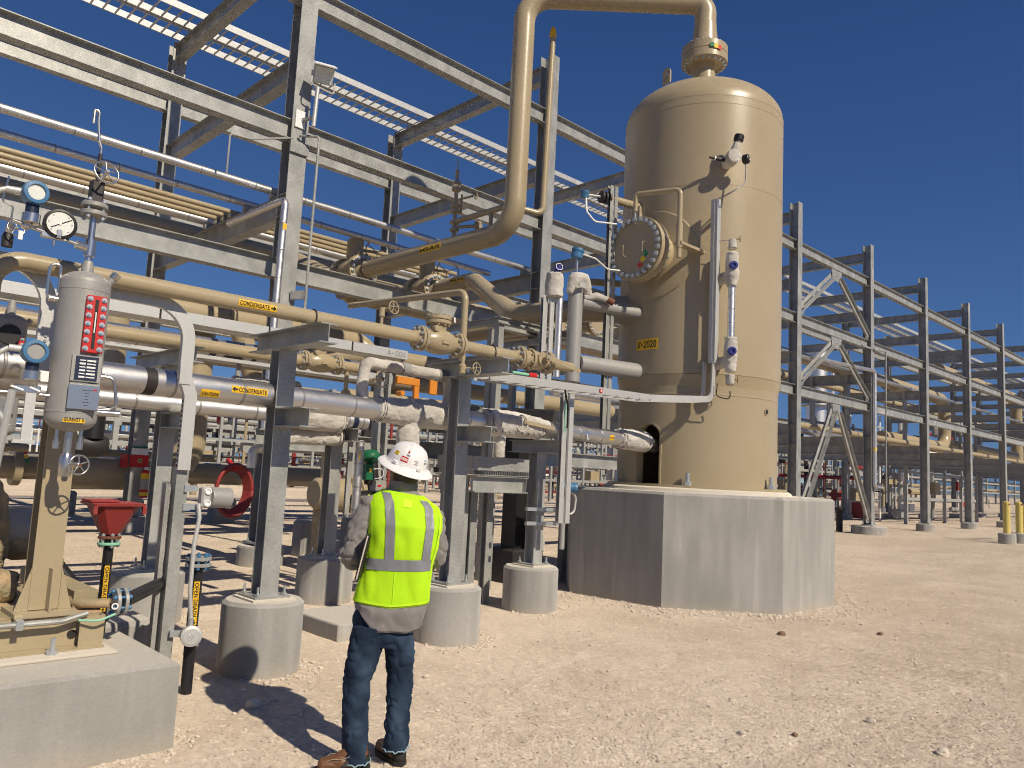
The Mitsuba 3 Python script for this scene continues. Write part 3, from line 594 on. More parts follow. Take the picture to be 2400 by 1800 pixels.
# ------------------------------------------------------------------ bracket posts that carry the pipes beside the rack
def pier(x, y, R, h, lbl): return single('concrete_pier', lbl, 'concrete pier', lathe([(R, -.06), (R, h - .028), (R - .028, h)], (x, y, 0), n=44), 'concrete', 30)
def post(x, y, h0, h1, lbl, br, s=.155):
    t = thing('support_post', lbl, 'support post')
    part(t, 'column', ibeam((x, y, h0 + .032), (x, y, h1), s, s, Y_, .011, .008), 'galv', False)
    part(t, 'base_plate', bbox((x - .15, y - .15, h0 + .015), (x + .15, y + .15, h0 + .032)), 'galv'); part(t, 'grout', bbox((x - .18, y - .18, h0 - .004), (x + .18, y + .18, h0 + .015)), 'grout')
    pl = shared('anchor_s', lambda: join(cyl((0, 0, 0), (0, 0, .075), .01, 8), moved(hexnut(.02, .018), rotz(Z_, (0, 0, .004)))), 'zinc')
    for a in (-1, 1):
        for b_ in (-1, 1): part(t, 'anchor_bolt', pl, tw=rotz(Z_, (x + a * .115, y + b_ * .115, h0 + .032)))
    for (y0, y1, z, full) in br:
        if full: b_ = part(t, 'bracket', ibeam((x, y0, z - .078), (x, y1, z - .078), .155, .155, Z_, .01, .007), 'galv', False)
        else: b_ = part(t, 'bracket', ibeam((x, y0, z - .078), (x, y - s / 2 - .002, z - .078), .155, .155, Z_, .01, .007), 'galv', False); part(b_, 'gusset', prof_bar([(0, 0), (.1, .0), (0, -.14)], (x - .004, y - s / 2 - .003, z - .157), (x + .004, y - s / 2 - .003, z - .157), Z_), 'galv', False)
    return t
pier(3.11, 5.96, .318, .545, 'round concrete pier under the nearest bracket post, with the hat shadow on it'); post(3.11, 5.96, .545, 2.56, 'nearest galvanized bracket post, left of the worker', [(5.27, 6.45, 2.725, True), (5.47, 0, 2.075, False)])
pier(5.05, 5.96, .318, .53, 'round concrete pier right behind the worker'); post(5.05, 5.96, .53, 2.56, 'galvanized bracket post right of the worker, standing on a round pier', [(5.28, 6.45, 2.725, True), (5.47, 0, 2.075, False)])
pier(7.0, 6.74, .335, .53, 'round concrete pier nearest the octagonal base'); post(7.03, 6.74, .53, 1.90, 'short galvanized bracket post nearest the octagonal base', [(6.25, 7.2, 2.06, True)])
pier(3.0, 8.22, .36, .5, 'round concrete pier behind the strut post and the red funnel'); post(3.05, 8.25, .5, 2.56, 'galvanized bracket post behind the tall strut post', [(7.62, 9.3, 2.725, True), (7.68, 0, 2.075, False)])
pier(5.15, 8.4, .335, .53, 'round concrete pier in shade left of the worker'); post(5.12, 8.36, .53, 1.9, 'dark shaded bracket post left of the worker head', [(7.85, 8.9, 2.07, True)])
single('concrete_slab', 'low rectangular concrete slab beside the worker, left of the waist', 'concrete slab', bbox((4.12, 6.42, -.05), (5.3, 7.3, .155), .012), 'concrete', 30)

# ------------------------------------------------------------------ the tan condensate line
c1 = thing('condensate_pipe', 'tan pipe with yellow condensate marker, crossing the front on bracket posts', 'pipe')
PY, PZ, PR = 5.5, 2.79, .058
part(c1, 'run', tube(bend([(.93, 5.5, .9), (.93, 5.5, PZ), (4.13, PY, PZ)], .17, 10), PR, 22), 'tan'); part(c1, 'run', cyl((4.6, PY, PZ), (5.36, PY, PZ), PR, 22), 'tan'); part(c1, 'run', cyl((5.8, PY, PZ), (6.2, PY, PZ), PR, 22, .05), 'tan')
pipe_sticker(c1, 'CONDENSATE', (2.6, PY, PZ), X_, (-.35, -1, -.05), PR + .0005, .30, .05, 1)
for x in (3.11, 5.05):
    part(c1, 'clamp', tube([(x - .02, PY - PR - .006, PZ - .066)] + [(x - .02, PY - (PR + .006) * math.cos(a), PZ + (PR + .006) * math.sin(a)) for a in np.linspace(0, math.pi, 12)] + [(x - .02, PY + PR + .006, PZ - .066)], .006, 8), 'dark_steel')
part(c1, 'nipple', cyl((3.74, PY, PZ + .04), (3.74, PY, PZ + .16), .014, 10), 'tan'); part(c1, 'nipple_valve', ccyl((3.74, PY, PZ + .12), (3.74, PY, PZ + .2), .026), 'tan'); part(c1, 'valve_stem', cyl((3.74, PY, PZ + .19), (3.80, PY - .06, PZ + .205), .010, 8), 'tan')
handwheel(c1, (3.81, PY - .07, PZ + .205), (.15, -1, .1), .055, 'tan', hubmat='navy')
part(c1, 'drip_leg', cyl((4.67, PY, PZ - .05), (4.67, PY, PZ - .17), .02, 12), 'tan'); part(c1, 'drip_valve', join(lathe([(.02, -.26), (.034, -.25), (.036, -.18), (.022, -.16)], (4.67, PY, PZ), n=14), cyl((4.67, PY, PZ - .2), (4.76, PY - .08, PZ - .2), .012, 8)), 'tan')
handwheel(c1, (4.77, PY - .09, PZ - .2), (.15, -1, .05), .055, 'tan', hubmat='navy'); part(c1, 'valve_tag', box((4.70, PY - .05, PZ - .22), (.03, .003, .04)), 'stainless')
cv_ = thing('check_valve', 'tan swing check valve with bolted bonnet on the condensate line', 'valve')
def check_valve(v, x, y, z, s=1.0, pr=PR):
    for xx in (x, x + .44 * s): flange_pair(v, (xx, y, z), X_, .115 * s, .028 * s, 8, .017 * s, gap=.007, neck=(pr, .03))
    part(v, 'body', lathe([(.06 * s, .03 * s), (.085 * s, .06 * s), (.112 * s, .13 * s), (.118 * s, .21 * s), (.108 * s, .30 * s), (.08 * s, .37 * s), (.06 * s, .41 * s)], (x, y, z), X_, 28), 'tan')
    part(v, 'bonnet_neck', cyl((x + .2 * s, y, z + .08 * s), (x + .2 * s, y, z + .16 * s), .075 * s, 24, .085 * s), 'tan')
    for zz in (.155, .195): part(v, 'bonnet_flange', ccyl((x + .2 * s, y, z + zz * s), (x + .2 * s, y, z + (zz + .034) * s), .118 * s, .005, 32), 'tan')
    studs(v, (x + .2 * s, y, z + .192 * s), Z_, .098 * s, 10, .078 * s, .013 * s, 'tan')
    part(v, 'cast_plate', bbox((x + .17 * s, y - .125 * s, z - .03 * s), (x + .25 * s, y - .1 * s, z + .005 * s), .002), 'tan'); part(v, 'hinge_boss', ccyl((x + .12 * s, y - .05 * s, z + .1 * s), (x + .12 * s, y - .098 * s, z + .1 * s), .03 * s), 'tan')
check_valve(cv_, 4.155, PY, PZ); part(cv_, 'paper_tag', box((4.46, PY - .105, PZ + .205), (.05, .003, .045), np.array(T().rotate([0, 0, 1], 35).matrix)[:3, :3]), 'white')
bv = thing('ball_valve', 'tan lever ball valve at the end of the condensate line', 'valve')
for xx in (5.395, 5.80): flange_pair(bv, (xx, PY, PZ), X_, .118, .028, 8, .017, gap=.007, neck=(.06, .03))
part(bv, 'body', lathe([(.07, .03), (.085, .08), (.10, .2), (.085, .32), (.07, .38)], (5.395, PY, PZ), X_, 26), 'tan'); part(bv, 'body_flange', ccyl((5.52, PY, PZ), (5.55, PY, PZ), .115, .004, 28), 'tan')
studs(bv, (5.535, PY, PZ), X_, .098, 8, .05, .013, 'tan'); part(bv, 'stem', cyl((5.64, PY - .06, PZ + .01), (5.64, PY - .17, PZ + .01), .02, 12), 'tan'); part(bv, 'stem_plate', ccyl((5.64, PY - .1, PZ + .01), (5.64, PY - .115, PZ + .01), .07, .003), 'tan')
part(bv, 'lever', prof_bar([(-.028, 0), (-.018, .03), (.018, .03), (.028, 0), (.016, -.5), (-.016, -.5)][::-1], (5.64, PY - .172, PZ + .02), (5.64, PY - .184, PZ + .02), X_ * -1 + Z_ * .16), 'tan'); part(bv, 'lever_bolt', ccyl((5.64, PY - .185, PZ + .015), (5.64, PY - .197, PZ + .015), .013, .002), 'zinc')

# ------------------------------------------------------------------ the jacketed condensate line with padded covers
p3 = thing('jacketed_pipe', 'thick metal-jacketed pipe with condensate marker, running under padded covers into the vessel skirt', 'pipe')
def q3(x, dz=0): return V(x, 5.85 + (x - 1.5) * .109, 2.178 + dz)
jacket(p3, q3(-2.5), q3(4.25), .1, .56, .25); jacket(p3, q3(5.1), q3(5.75), .1, .28, .3); jacket(p3, q3(6.6), q3(8.5), .098, .5, .35); d3 = unit(q3(2) - q3(1))
part(p3, 'elbow', tube([q3(8.9), q3(9.25), q3(9.45) + [0, 0, -.05]], .1, 18), 'alu')
pipe_sticker(p3, 'CONDENSATE', q3(2.80), d3, (-.45, -1, .1), .1005, .32, .055, -1)
ct = part(p3, 'caution_tag', moved(wrap(plate(.05, .16, .002, 6), .103), np.array([[0, -1, 0, 0], [0, 0, -1, 0], [1, 0, 0, 0], [0, 0, 0, 1]]) @ np.eye(4)), 'tag_yellow') if False else None
pipe_sticker(p3, 'CAUTION', q3(2.47, 0), d3, (-.35, -1, -.5), .1008, .15, .062, 0, .35)
pipe_sticker(p3, 'CAUTION', q3(8.15), d3, (-.6, -.8, -.1), .0985, .10, .07, 0, .22)
dk = [((x, x + w)) for x, w in ((1.98, .08),)]
for a, b_ in dk: part(p3, 'dark_wrap', cyl(q3(a), q3(b_), .1012, 22), 'dark_steel')
part(p3, 'drain_plug', join(cyl(q3(7.63) + [-.05, -.085, .0], q3(7.63) + [-.062, -.115, 0], .034, 16), cyl(q3(7.63) + [-.062, -.11, -.01], q3(7.63) + [-.066, -.125, -.085], .012, 8)), 'stainless')
def cover(parent_label, path, r, seed, amp=.07, name='padded_cover', mat='blanket', ties=0, legs=()):
    t = thing(name, parent_label, 'insulation cover'); part(t, 'wrap', rough_tube(path, r, seed, amp), mat, True)
    for pth, rr in legs: part(t, 'leg', rough_tube(pth, rr, seed + 3, amp, 20), mat, True)
    P0, P1 = np.asarray(path[0], float), np.asarray(path[-1], float); d = unit(P1 - P0); R0 = r[0] if hasattr(r, '__len__') else r
    ruf = []
    for k, (pp, s) in enumerate(((P0, -1), (P1, 1))):
        R = r[0 if k == 0 else -1] if hasattr(r, '__len__') else r; n = 40; a = np.arange(n) * 2 * np.pi / n; S, U, D = frame(d); rs = []
        for w, off, o in ((1.0, 0, 0), (1.05, .02, .3), (1.0, .045, .8), (.93, .06, 1.0)):
            rr = R * (w + .05 * o * np.sin(a * 11 + seed) + .03 * o * np.sin(a * 7 + 2)); rs.append(pp + d * s * off + (rr * np.cos(a))[:, None] * S + (rr * np.sin(a))[:, None] * U)
        part(t, 'gathered_end', rings(rs, cap=True), mat, True)
        part(t, 'drawstring', tube([pp + d * s * .03 + R * 1.035 * (math.cos(q) * S + math.sin(q) * U) for q in np.linspace(0, 2 * math.pi, 30)], .004, 6), 'dark_steel')
    for i in range(ties):
        q = P0 + (P1 - P0) * (i + .5) / ties; S, U, D = frame(d); o = unit(V(-.4, -1, -.75)); o = unit(o - d * (o @ d)); c = q + o * (R0 * 1.03)
        part(t, 'tie', tube([c + d * .012, c + o * .01, c - d * .012 + V(0, 0, .03)], .004, 6), 'dark_steel')
    return t
cover('padded cover on the jacketed pipe above the hard hat, with a hanging leg', [q3(4.22), q3(4.55), q3(4.8, .012), q3(5.1)], [.118, .135, .15, .13], 2, .07, ties=0, legs=[([q3(4.62, -.08), q3(4.60, -.2), q3(4.62, -.33), q3(4.7, -.42)], [.10, .11, .115, .1])])
cover('wide laced padded cover right of the worker, with a tan lever handle', [q3(5.72), q3(6.1, .01), q3(6.62)], [.15, .155, .13], 11, .06, ties=8, legs=[([q3(5.98, -.1), q3(5.99, -.38)], .065), ([q3(6.22, .07) + [0, -.06, 0], q3(6.75, .045) + [0, -.1, 0]], [.07, .05])])
lv = thing('valve_lever', 'tan lever handle sticking out of the wide padded cover', 'lever'); part(lv, 'arm', bar(q3(6.22, .04) + [0, -.17, 0], q3(6.80, .005) + [0, -.17, 0], .012, .042, Z_), 'tan'); part(lv, 'pivot', ccyl(q3(6.25, .04) + [0, -.165, 0], q3(6.25, .04) + [0, -.185, 0], .018), 'tan')
part(lv, 'cut_edge', torus(.1, .011, 24, 6), 'blanket', True, rotz(Y_, q3(6.2, .02) + [0, -.15, 0], None, .9))
cover('padded cover where the jacketed pipe enters the skirt opening', [q3(8.5), q3(8.8), q3(9.12, -.01)], [.135, .15, .14], 21, .07)
lp = thing('bypass_loop', 'white padded pipe loop above the jacketed pipe, with two handwheels', 'insulated pipe')
part(lp, 'wrap', rough_tube(bend([q3(4.02, .06), q3(4.0, .2), q3(4.02, .42), q3(4.55, .42), q3(5.12, .42), q3(5.14, .22), q3(5.12, .06)], .07, 5), .058, 31, .13, 20), 'blanket', True)
for x in (4.45, 4.95): part(lp, 'dark_wrap', cyl(q3(x, .42), q3(x + .1, .42), .066, 18), 'grey_paint')
for x in (4.14, 5.24): w = handwheel(lp, q3(x, .27) + [0, -.13, 0], (.1, -1, .1), .075, 'tan', hubmat='navy'); part(lp, 'valve_stem', cyl(q3(x - .06, .26), q3(x, .27) + [0, -.13, 0], .016, 8), 'tan')
part(lp, 'vent_end', join(*[sphere(q3(5.27, .43) + V(*RNG.normal(0, .012, 3)), .024, 1) for _ in range(4)]), 'white')

# ------------------------------------------------------------------ second row of pipes at y = 8
p2 = thing('jacketed_pipe', 'tan pipe with a jacketed pipe close behind it, resting on the rear bracket posts', 'pipe')
part(p2, 'run', cyl((-2, 8.0, 2.795), (4.4, 8.0, 2.795), .066, 20), 'tan'); part(p2, 'run', cyl((4.9, 8.0, 2.80), (5.2, 8.0, 2.80), .062, 20), 'tan')
p2b = thing('jacketed_pipe', 'jacketed pipe with dark wrapped bands behind the second tan pipe', 'pipe'); jacket(p2b, (-2, 8.24, 2.83), (5.3, 8.24, 2.83), .095, .56, .2)
for x, w in ((3.42, .07), (3.58, .22), (3.9, .05), (5.08, .07)): part(p2b, 'dark_wrap', cyl((x, 8.24, 2.83), (x + w, 8.24, 2.83), .0965, 20), 'navy')
part(p2, 'clamp', tube([(3.05, 8.0 - .075, 2.725)] + [(3.05, 8.0 - .074 * math.cos(a), 2.795 + .074 * math.sin(a)) for a in np.linspace(0, math.pi, 10)] + [(3.05, 8.075, 2.725)], .008, 8), 'dark_steel')
v2 = thing('check_valve', 'second tan check valve, below and behind the first one, in front of the post bracket', 'valve'); check_valve(v2, 4.42, 8.0, 2.80, 1.0, .062)
part(p2, 'drip_leg', cyl((5.0, 8.0, 2.74), (5.0, 8.0, 2.5), .026, 12), 'tan'); part(p2, 'drip_valve', lathe([(.025, 2.38), (.045, 2.41), (.045, 2.48), (.025, 2.52)], (5.0, 8.0, 0), n=14), 'tan')
p4 = thing('jacketed_pipe', 'lower metal-jacketed pipe just below the thick one, on the rear posts', 'pipe'); jacket(p4, (-2, 8.0, 2.165), (4.25, 8.0, 2.165), .088, .62, .3); jacket(p4, (4.95, 8.05, 2.165), (5.35, 8.05, 2.165), .088, .2, .12); part(p4, 'dark_wrap', cyl((5.13, 8.05, 2.165), (5.2, 8.05, 2.165), .0895, 20), 'navy')
cover('upper padded cover behind the nearest post, beside the dark bracket post', [(4.25, 8.0, 2.165), (4.6, 8.0, 2.17), (4.95, 8.05, 2.15)], [.15, .16, .14], 41, .06)
cover('lower padded cover behind the nearest post, under the upper one', [(4.22, 8.15, 1.93), (4.6, 8.15, 1.95), (5.02, 8.15, 1.96)], [.10, .11, .10], 51, .08, legs=[([(4.3, 8.15, 1.9), (4.28, 8.15, 1.75)], .06)])
cover('white padded cover at the left of the second check valve', [(3.9, 8.5, 2.5), (4.6, 8.5, 2.52)], .08, 53, .1)
t = thing('jacketed_pipe', 'jacketed elbow and drop pipe seen behind the nearest post', 'pipe'); part(t, 'run', tube(bend([(4.2, 8.6, 1.55), (4.2, 8.6, 1.78), (4.42, 8.6, 1.78), (4.42, 8.6, .95)], .07, 8), .055, 18), 'alu'); part(t, 'blue_band', cyl((4.42, 8.6, 1.5), (4.42, 8.6, 1.62), .0565, 18), 'blue_cap')
t = thing('jacketed_pipe', 'vertical jacketed pipe with strut beside the green actuator', 'pipe'); jacket(t, (5.42, 8.25, 1.0), (5.42, 8.25, 1.95), .055, .28, .1); part(t, 'strut', bbox((5.30, 8.3, 1.0), (5.36, 8.34, 1.95)), 'galv'); part(t, 'marker', bbox((5.385, 8.188, 1.7), (5.40, 8.20, 1.82)), 'tag_yellow')
av = thing('actuated_valve', 'green diaphragm actuator valve left of the hard hat', 'valve')
part(av, 'dome', lathe([(.13, 1.74), (.135, 1.76), (.125, 1.80), (.09, 1.835), (.03, 1.85)], (5.75, 8.5, 0), n=28), 'green'); part(av, 'lower_dome', lathe([(.03, 1.66), (.11, 1.70), (.135, 1.735)], (5.75, 8.5, 0), n=28), 'green')
part(av, 'yoke', lathe([(.05, 1.40), (.07, 1.5), (.05, 1.66)], (5.75, 8.5, 0), n=14), 'black'); part(av, 'positioner', bbox((5.62, 8.36, 1.46), (5.72, 8.46, 1.66), .006), 'green'); part(av, 'yellow_label', bbox((5.655, 8.354, 1.56), (5.695, 8.359, 1.61)), 'tag_yellow'); part(av, 'gauge_box', bbox((5.76, 8.34, 1.33), (5.88, 8.40, 1.46), .006), 'grey_paint'); part(av, 'red_window', bbox((5.785, 8.335, 1.38), (5.835, 8.339, 1.405)), 'red')
part(av, 'body', lathe([(.09, -.2), (.12, -.1), (.13, 0), (.12, .1), (.09, .2)], (5.75, 8.5, 1.2), X_, 24), 'black'); part(av, 'tube_loop', tube(bend([(5.72, 8.36, 1.6), (5.86, 8.34, 1.62), (5.86, 8.34, 1.5), (5.74, 8.35, 1.48)], .05), .005, 6), 'white')
for i, (x, z0, z1) in enumerate(((5.83, 1.45, 2.88), (6.02, 1.4, 2.88), (5.92, 1.9, 2.7))): single('strut_post', ['bent light steel strut left of the hard hat', 'light steel strut just left of the hanging padded leg', 'short light strut between the two taller struts'][i], 'strut', join(bar((x, 8.5 + i * .1, z1), (x, 8.5 + i * .1, z0 + .45), .1, .04, X_), bar((x, 8.5 + i * .1, z0 + .45), (x + (.05 if i == 0 else 0), 8.48 + i * .1, z0), .1, .04, X_)), 'galv', False)
for i, (x0, z0, w, h) in enumerate(((5.13, 2.44, .32, .22), (5.6, 2.5, .11, .19))):
    t = thing('valve_yoke', ['orange cast frame behind the bypass loop', 'orange plate right of the bypass loop'][i], 'valve yoke'); y = 7.15
    part(t, 'plate', bbox((x0, y, z0 + h * .62), (x0 + w, y + .05, z0 + h), .006) if i == 0 else bbox((x0, y, z0), (x0 + w, y + .04, z0 + h), .008), 'orange')
    if i == 0:
        for xx in (x0 + w - .07, ): part(t, 'side_arm', bbox((xx, y + .002, z0 - .12), (xx + .07, y + .048, z0 + h * .62), .006), 'orange')
        part(t, 'knob', ccyl((x0 + .06, y - .04, z0 + .03), (x0 + .06, y + .06, z0 + .03), .03), 'orange')

# ------------------------------------------------------------------ trays and small steel
def tray_channel(lbl, path, w, h, r=.2, name='cable_channel'):
    """a lipped channel swept round bends, open face down or away."""
    t = thing(name, lbl, 'cable channel'); p = bend(path, r, 8); rs = []
    part(t, 'trough', sweep_rect(p, w, h), 'cable_tray', 40); return t
def sweep_rect(p, w, h, side=-Y_):
    """rectangular trough: w across the sweep plane, h along side."""
    m = len(p); tg = np.zeros_like(p); tg[1:-1] = [unit(p[i + 1] - p[i - 1]) for i in range(1, m - 1)]; tg[0], tg[-1] = unit(p[1] - p[0]), unit(p[-1] - p[-2]); rs = []
    for i in range(m):
        u = unit(np.cross(tg[i], side)); rs.append(np.array([p[i] + u * w / 2, p[i] + u * w / 2 + side * h, p[i] - u * w / 2 + side * h, p[i] - u * w / 2]))
    return fixn(rings(rs))
t = tray_channel('light grey cable channel arching down in front of the thick jacketed pipe', [(1.32, 5.62, 2.72), (2.17, 5.62, 2.72), (2.17, 5.62, 2.21), (2.22, 5.62, 2.08), (2.22, 5.62, 1.55)], .088, .045, [.26, .03, .03])
for x, z in ((2.165, 2.25), (2.165, 2.19), (1.55, 2.72), (1.60, 2.72), (1.66, 2.72)): part(t, 'bolt_head', ccyl((x, 5.574, z), (x, 5.566, z), .009, .002, 8), 'zinc')
part(t, 'splice_plate', bbox((2.125, 5.566, 2.155), (2.205, 5.5745, 2.28)), 'cable_tray'); pl = shared('slot', lambda: bbox((-.001, -.008, -.010), (.001, .008, .010)), 'ink', False)
for i in range(14): part(t, 'slot', pl, tw=rotz(Z_, (2.1745, 5.60, 1.58 + i * .035)))
t = tray_channel('light grey cable channel arching down left of the numbered grey seal pot', [(.5, 5.62, 2.80), (1.27, 5.62, 2.80), (1.27, 5.62, 2.1)], .088, .045, .25)
for z in (2.25, 2.33, 2.36): part(t, 'bolt_head', ccyl((1.27, 5.574, z), (1.27, 5.566, z), .01, .002, 8), 'zinc')
st = thing('strut_post', 'tall double channel strut post rising behind the concrete pump pad', 'strut post')
part(st, 'channel', channel((2.19, 5.66, 0), (2.19, 5.66, 1.57), .085, .042, Y_, .004), 'galv', False); part(st, 'channel', bbox((2.232, 5.62, 0), (2.275, 5.66, 1.57)), 'galv'); part(st, 'channel', channel((2.145, 5.70, 0), (2.145, 5.70, 1.45), .06, .03, Y_, .004), 'galv', False)
for i, z in enumerate((1.42, 1.29)): part(st, 'arm', join(bar((2.28, 5.66, z), (2.36, 5.64, z), .04, .04), bbox((2.25, 5.6, z - .025), (2.30, 5.63, z + .025))), 'zinc')
part(st, 'arm', bar((2.24, 5.6, .42), (2.36, 5.56, .42), .04, .04), 'zinc')
tray = thing('cable_tray', 'shallow cable tray running from the bracket post to the vessel, bending up its side', 'cable tray')
for dy, nm in ((0, 'side_rail'), (.26, 'side_rail')):
    path = bend([(5.45, 5.98 + dy, 2.64), (8.35, 6.02 + dy, 2.70), (9.18 + dy * .3, 5.80 + dy * .6, 2.76), (9.40, 5.76 + dy * .55, 2.78), (9.40, 5.74 + dy * .55, 3.3)], [.3, .2, .16], 6)
    part(tray, nm, tube(path, .012, 4) if False else sweep_rect(path, .085 if dy == 0 else .08, .02, -Y_), 'cable_tray', 40)
pl = shared('rung2', lambda: bbox((-.012, 0, 0), (.012, .25, .012)), 'cable_tray', False)
for i in range(13): part(tray, 'rung', pl, tw=rotz(Z_, (5.55 + i * .23, 5.98, 2.61 + i * .0048)))
part(tray, 'upright', bbox((9.365, 5.70, 3.28), (9.455, 5.745, 5.62)), 'cable_tray'); part(tray, 'upright_side', bbox((9.36, 5.746, 3.28), (9.366, 5.80, 5.62)), 'cable_tray')
for z in (3.4, 4.5, 5.4): part(tray, 'clip', bar((9.42, 5.74, z), (9.6, 5.86, z), .03, .05), 'tan')
for i, (x, g) in enumerate(((5.8, 'green_light'), (6.05, 'red'))): part(tray, 'coupling', cyl((x, 6.0, 2.72), (x + (.4 if i == 0 else .12), 6.0, 2.725), .016 if i == 0 else .028, 10), g)
part(tray, 'cable', tube(bend([(5.5, 6.08, 2.70), (6.3, 6.08, 2.71), (6.75, 6.1, 2.70), (6.93, 6.18, 2.45), (6.95, 6.2, 2.2)], .18, 8), .012, 8), 'black'); part(tray, 'cable', tube(bend([(5.5, 6.12, 2.695), (6.5, 6.12, 2.705), (6.88, 6.16, 2.66), (6.90, 6.2, 2.15)], .14, 8), .009, 8), 'green_light')
mk = part(tray, 'marker', bbox((7.26, 5.972, 2.655), (7.31, 5.979, 2.70)), 'red'); lt = strip_text('B', .03); part(mk, 'lettering', moved(lt, np.array([[1, 0, 0, 7.285], [0, 0, -1, 5.9715], [0, 1, 0, 2.678], [0, 0, 0, 1.]])), 'white', False)
t = thing('strut_post', 'perforated light strut hanging from the tray in front of the jacketed pipe', 'strut post'); part(t, 'channel', channel((6.98, 6.26, 1.08), (6.98, 6.26, 2.62), .055, .08, -Y_, .003), 'cable_tray', False); part(t, 'face', bbox((6.985, 6.20, 1.08), (7.06, 6.228, 2.62)), 'cable_tray')
for i in range(24): part(t, 'slot', pl_s, tw=rotz(Z_, (6.979, 6.26, 1.15 + i * .06))) if (pl_s := shared('slot', None, 'ink')) else None
t = thing('cable_channel', 'white cable tray side running behind the tan condensate pipe', 'cable tray')
part(t, 'side_rail', bbox((-1, 7.3, 2.885), (5.36, 7.304, 2.985)), 'cable_tray'); part(t, 'floor', bbox((-1, 7.305, 2.888), (5.36, 7.6, 2.892)), 'cable_tray'); part(t, 'side_rail', bbox((-1, 7.601, 2.885), (5.36, 7.605, 2.985)), 'cable_tray')
for x in (1.62, 2.55, 3.62, 4.6): part(t, 'joint_gap', bbox((x, 7.2965, 2.885), (x + .018, 7.2995, 2.985)), 'ink')
mk = strip_text('A-506', .06); part(t, 'lettering', moved(mk, np.array([[1, 0, 0, 5.2], [0, 0, -1, 7.2975], [0, 1, 0, 2.935], [0, 0, 0, 1.]])), 'grey_paint', False)
t = thing('cable_channel', 'second white cable tray side, lower, behind the second tan pipe', 'cable tray')
part(t, 'side_rail', bbox((0, 8.9, 2.78), (6.3, 8.904, 2.90)), 'cable_tray'); part(t, 'floor', bbox((0, 8.905, 2.782), (6.3, 9.2, 2.786)), 'cable_tray'); mk = strip_text('E-521', .06); part(t, 'lettering', moved(mk, np.array([[1, 0, 0, 2.72], [0, 0, -1, 8.8975], [0, 1, 0, 2.84], [0, 0, 0, 1.]])), 'grey_paint', False)
for x in (2.3, 4.1): part(t, 'hanger', bbox((x, 9.0, 2.2), (x + .05, 9.03, 2.78)), 'galv')

# ------------------------------------------------------------------ platform steel behind the padded covers
pf = thing('steel_platform', 'grey steel platform frame with grating between the posts and the vessel', 'platform')
for x, y in ((7.62, 8.2), (8.12, 8.9), (9.2, 8.2), (8.1, 9.8), (9.5, 9.8)): part(pf, 'upright', angle_bar((x, y, 0), (x, y, 3.86), .10, .009), 'galv', False)
for z in (3.84, 3.30): part(pf, 'rail', ibeam((7.6, 8.2, z), (9.32, 8.2, z), .10, .10), 'galv', False); part(pf, 'rail', ibeam((7.66, 8.26, z), (7.66, 9.8, z), .10, .10), 'galv', False); part(pf, 'rail', ibeam((9.25, 8.3, z), (9.25, 9.8, z), .1, .1), 'galv', False)
part(pf, 'deck_beam', channel((7.2, 8.2, 2.32), (9.4, 8.2, 2.32), .2, .07), 'galv', False); part(pf, 'deck_beam', channel((7.2, 9.9, 2.32), (9.4, 9.9, 2.32), .2, .07), 'galv', False)
pl = shared('gbar', lambda: bbox((-.003, 0, 0), (.003, 1.6, .035)), 'galv', False)
for i in range(70): part(pf, 'grating_bar', pl, tw=rotz(Z_, (7.25 + i * .03, 8.22, 2.43)))
t = thing('access_step', 'small grated steel step below the laced cover, beside a short bracket post', 'step')
part(t, 'toe_plate', bbox((5.98, 6.75, 1.655), (6.9, 6.757, 1.815)), 'galv'); part(t, 'side_plate', bbox((5.975, 6.758, 1.655), (5.982, 7.4, 1.815)), 'galv')
pl = shared('gbar2', lambda: bbox((-.004, 0, 0), (.004, .64, .045)), 'galv', False)
for i in range(25): part(t, 'grating_bar', pl, tw=rotz(Z_, (6.0 + i * .037, 6.752, 1.606)))
part(t, 'grating_edge', bbox((5.98, 6.745, 1.596), (6.9, 6.75, 1.604)), 'galv'); part(t, 'beam', ibeam((6.03, 6.83, 1.495), (6.96, 6.83, 1.495), .195, .14), 'galv', False); part(t, 'beam', ibeam((6.10, 6.95, 1.495), (6.10, 7.5, 1.495), .195, .12), 'galv', False); part(t, 'stiffener', bbox((6.87, 6.765, 1.40), (6.876, 6.826, 1.59)), 'galv')
for x, y in ((6.2, 7.15), (6.48, 7.3), (6.75, 7.3)): part(t, 'leg', ibeam((x, y, 0), (x, y, 1.395), .10, .10, Y_), 'galv', False)
t = thing('transmitter', 'blue transmitter head on strut arms beside the short bracket post', 'transmitter'); tc = V(7.28, 6.42, 1.50)
def tx_head(t, c, d, R=.06, L=.11, lens=True, mat='blue_tx'):
    d = unit(d); part(t, 'housing', lathe([(R * .9, -L / 2), (R, -L / 2 + .01), (R, L / 2 - .012), (R * .93, L / 2)], c, d, 26), mat)
    part(t, 'cover_ring', lathe([(R * 1.08, L / 2 - .03), (R * 1.1, L / 2 - .01), (R * 1.02, L / 2 + .012), (R * .72, L / 2 + .014)], c, d, 26, cap=False), mat)
    if lens: part(t, 'window', cyl(np.asarray(c) + d * (L / 2 - .01), np.asarray(c) + d * (L / 2 + .004), R * .72, 22), 'dial' if lens == 1 else 'grey_paint')
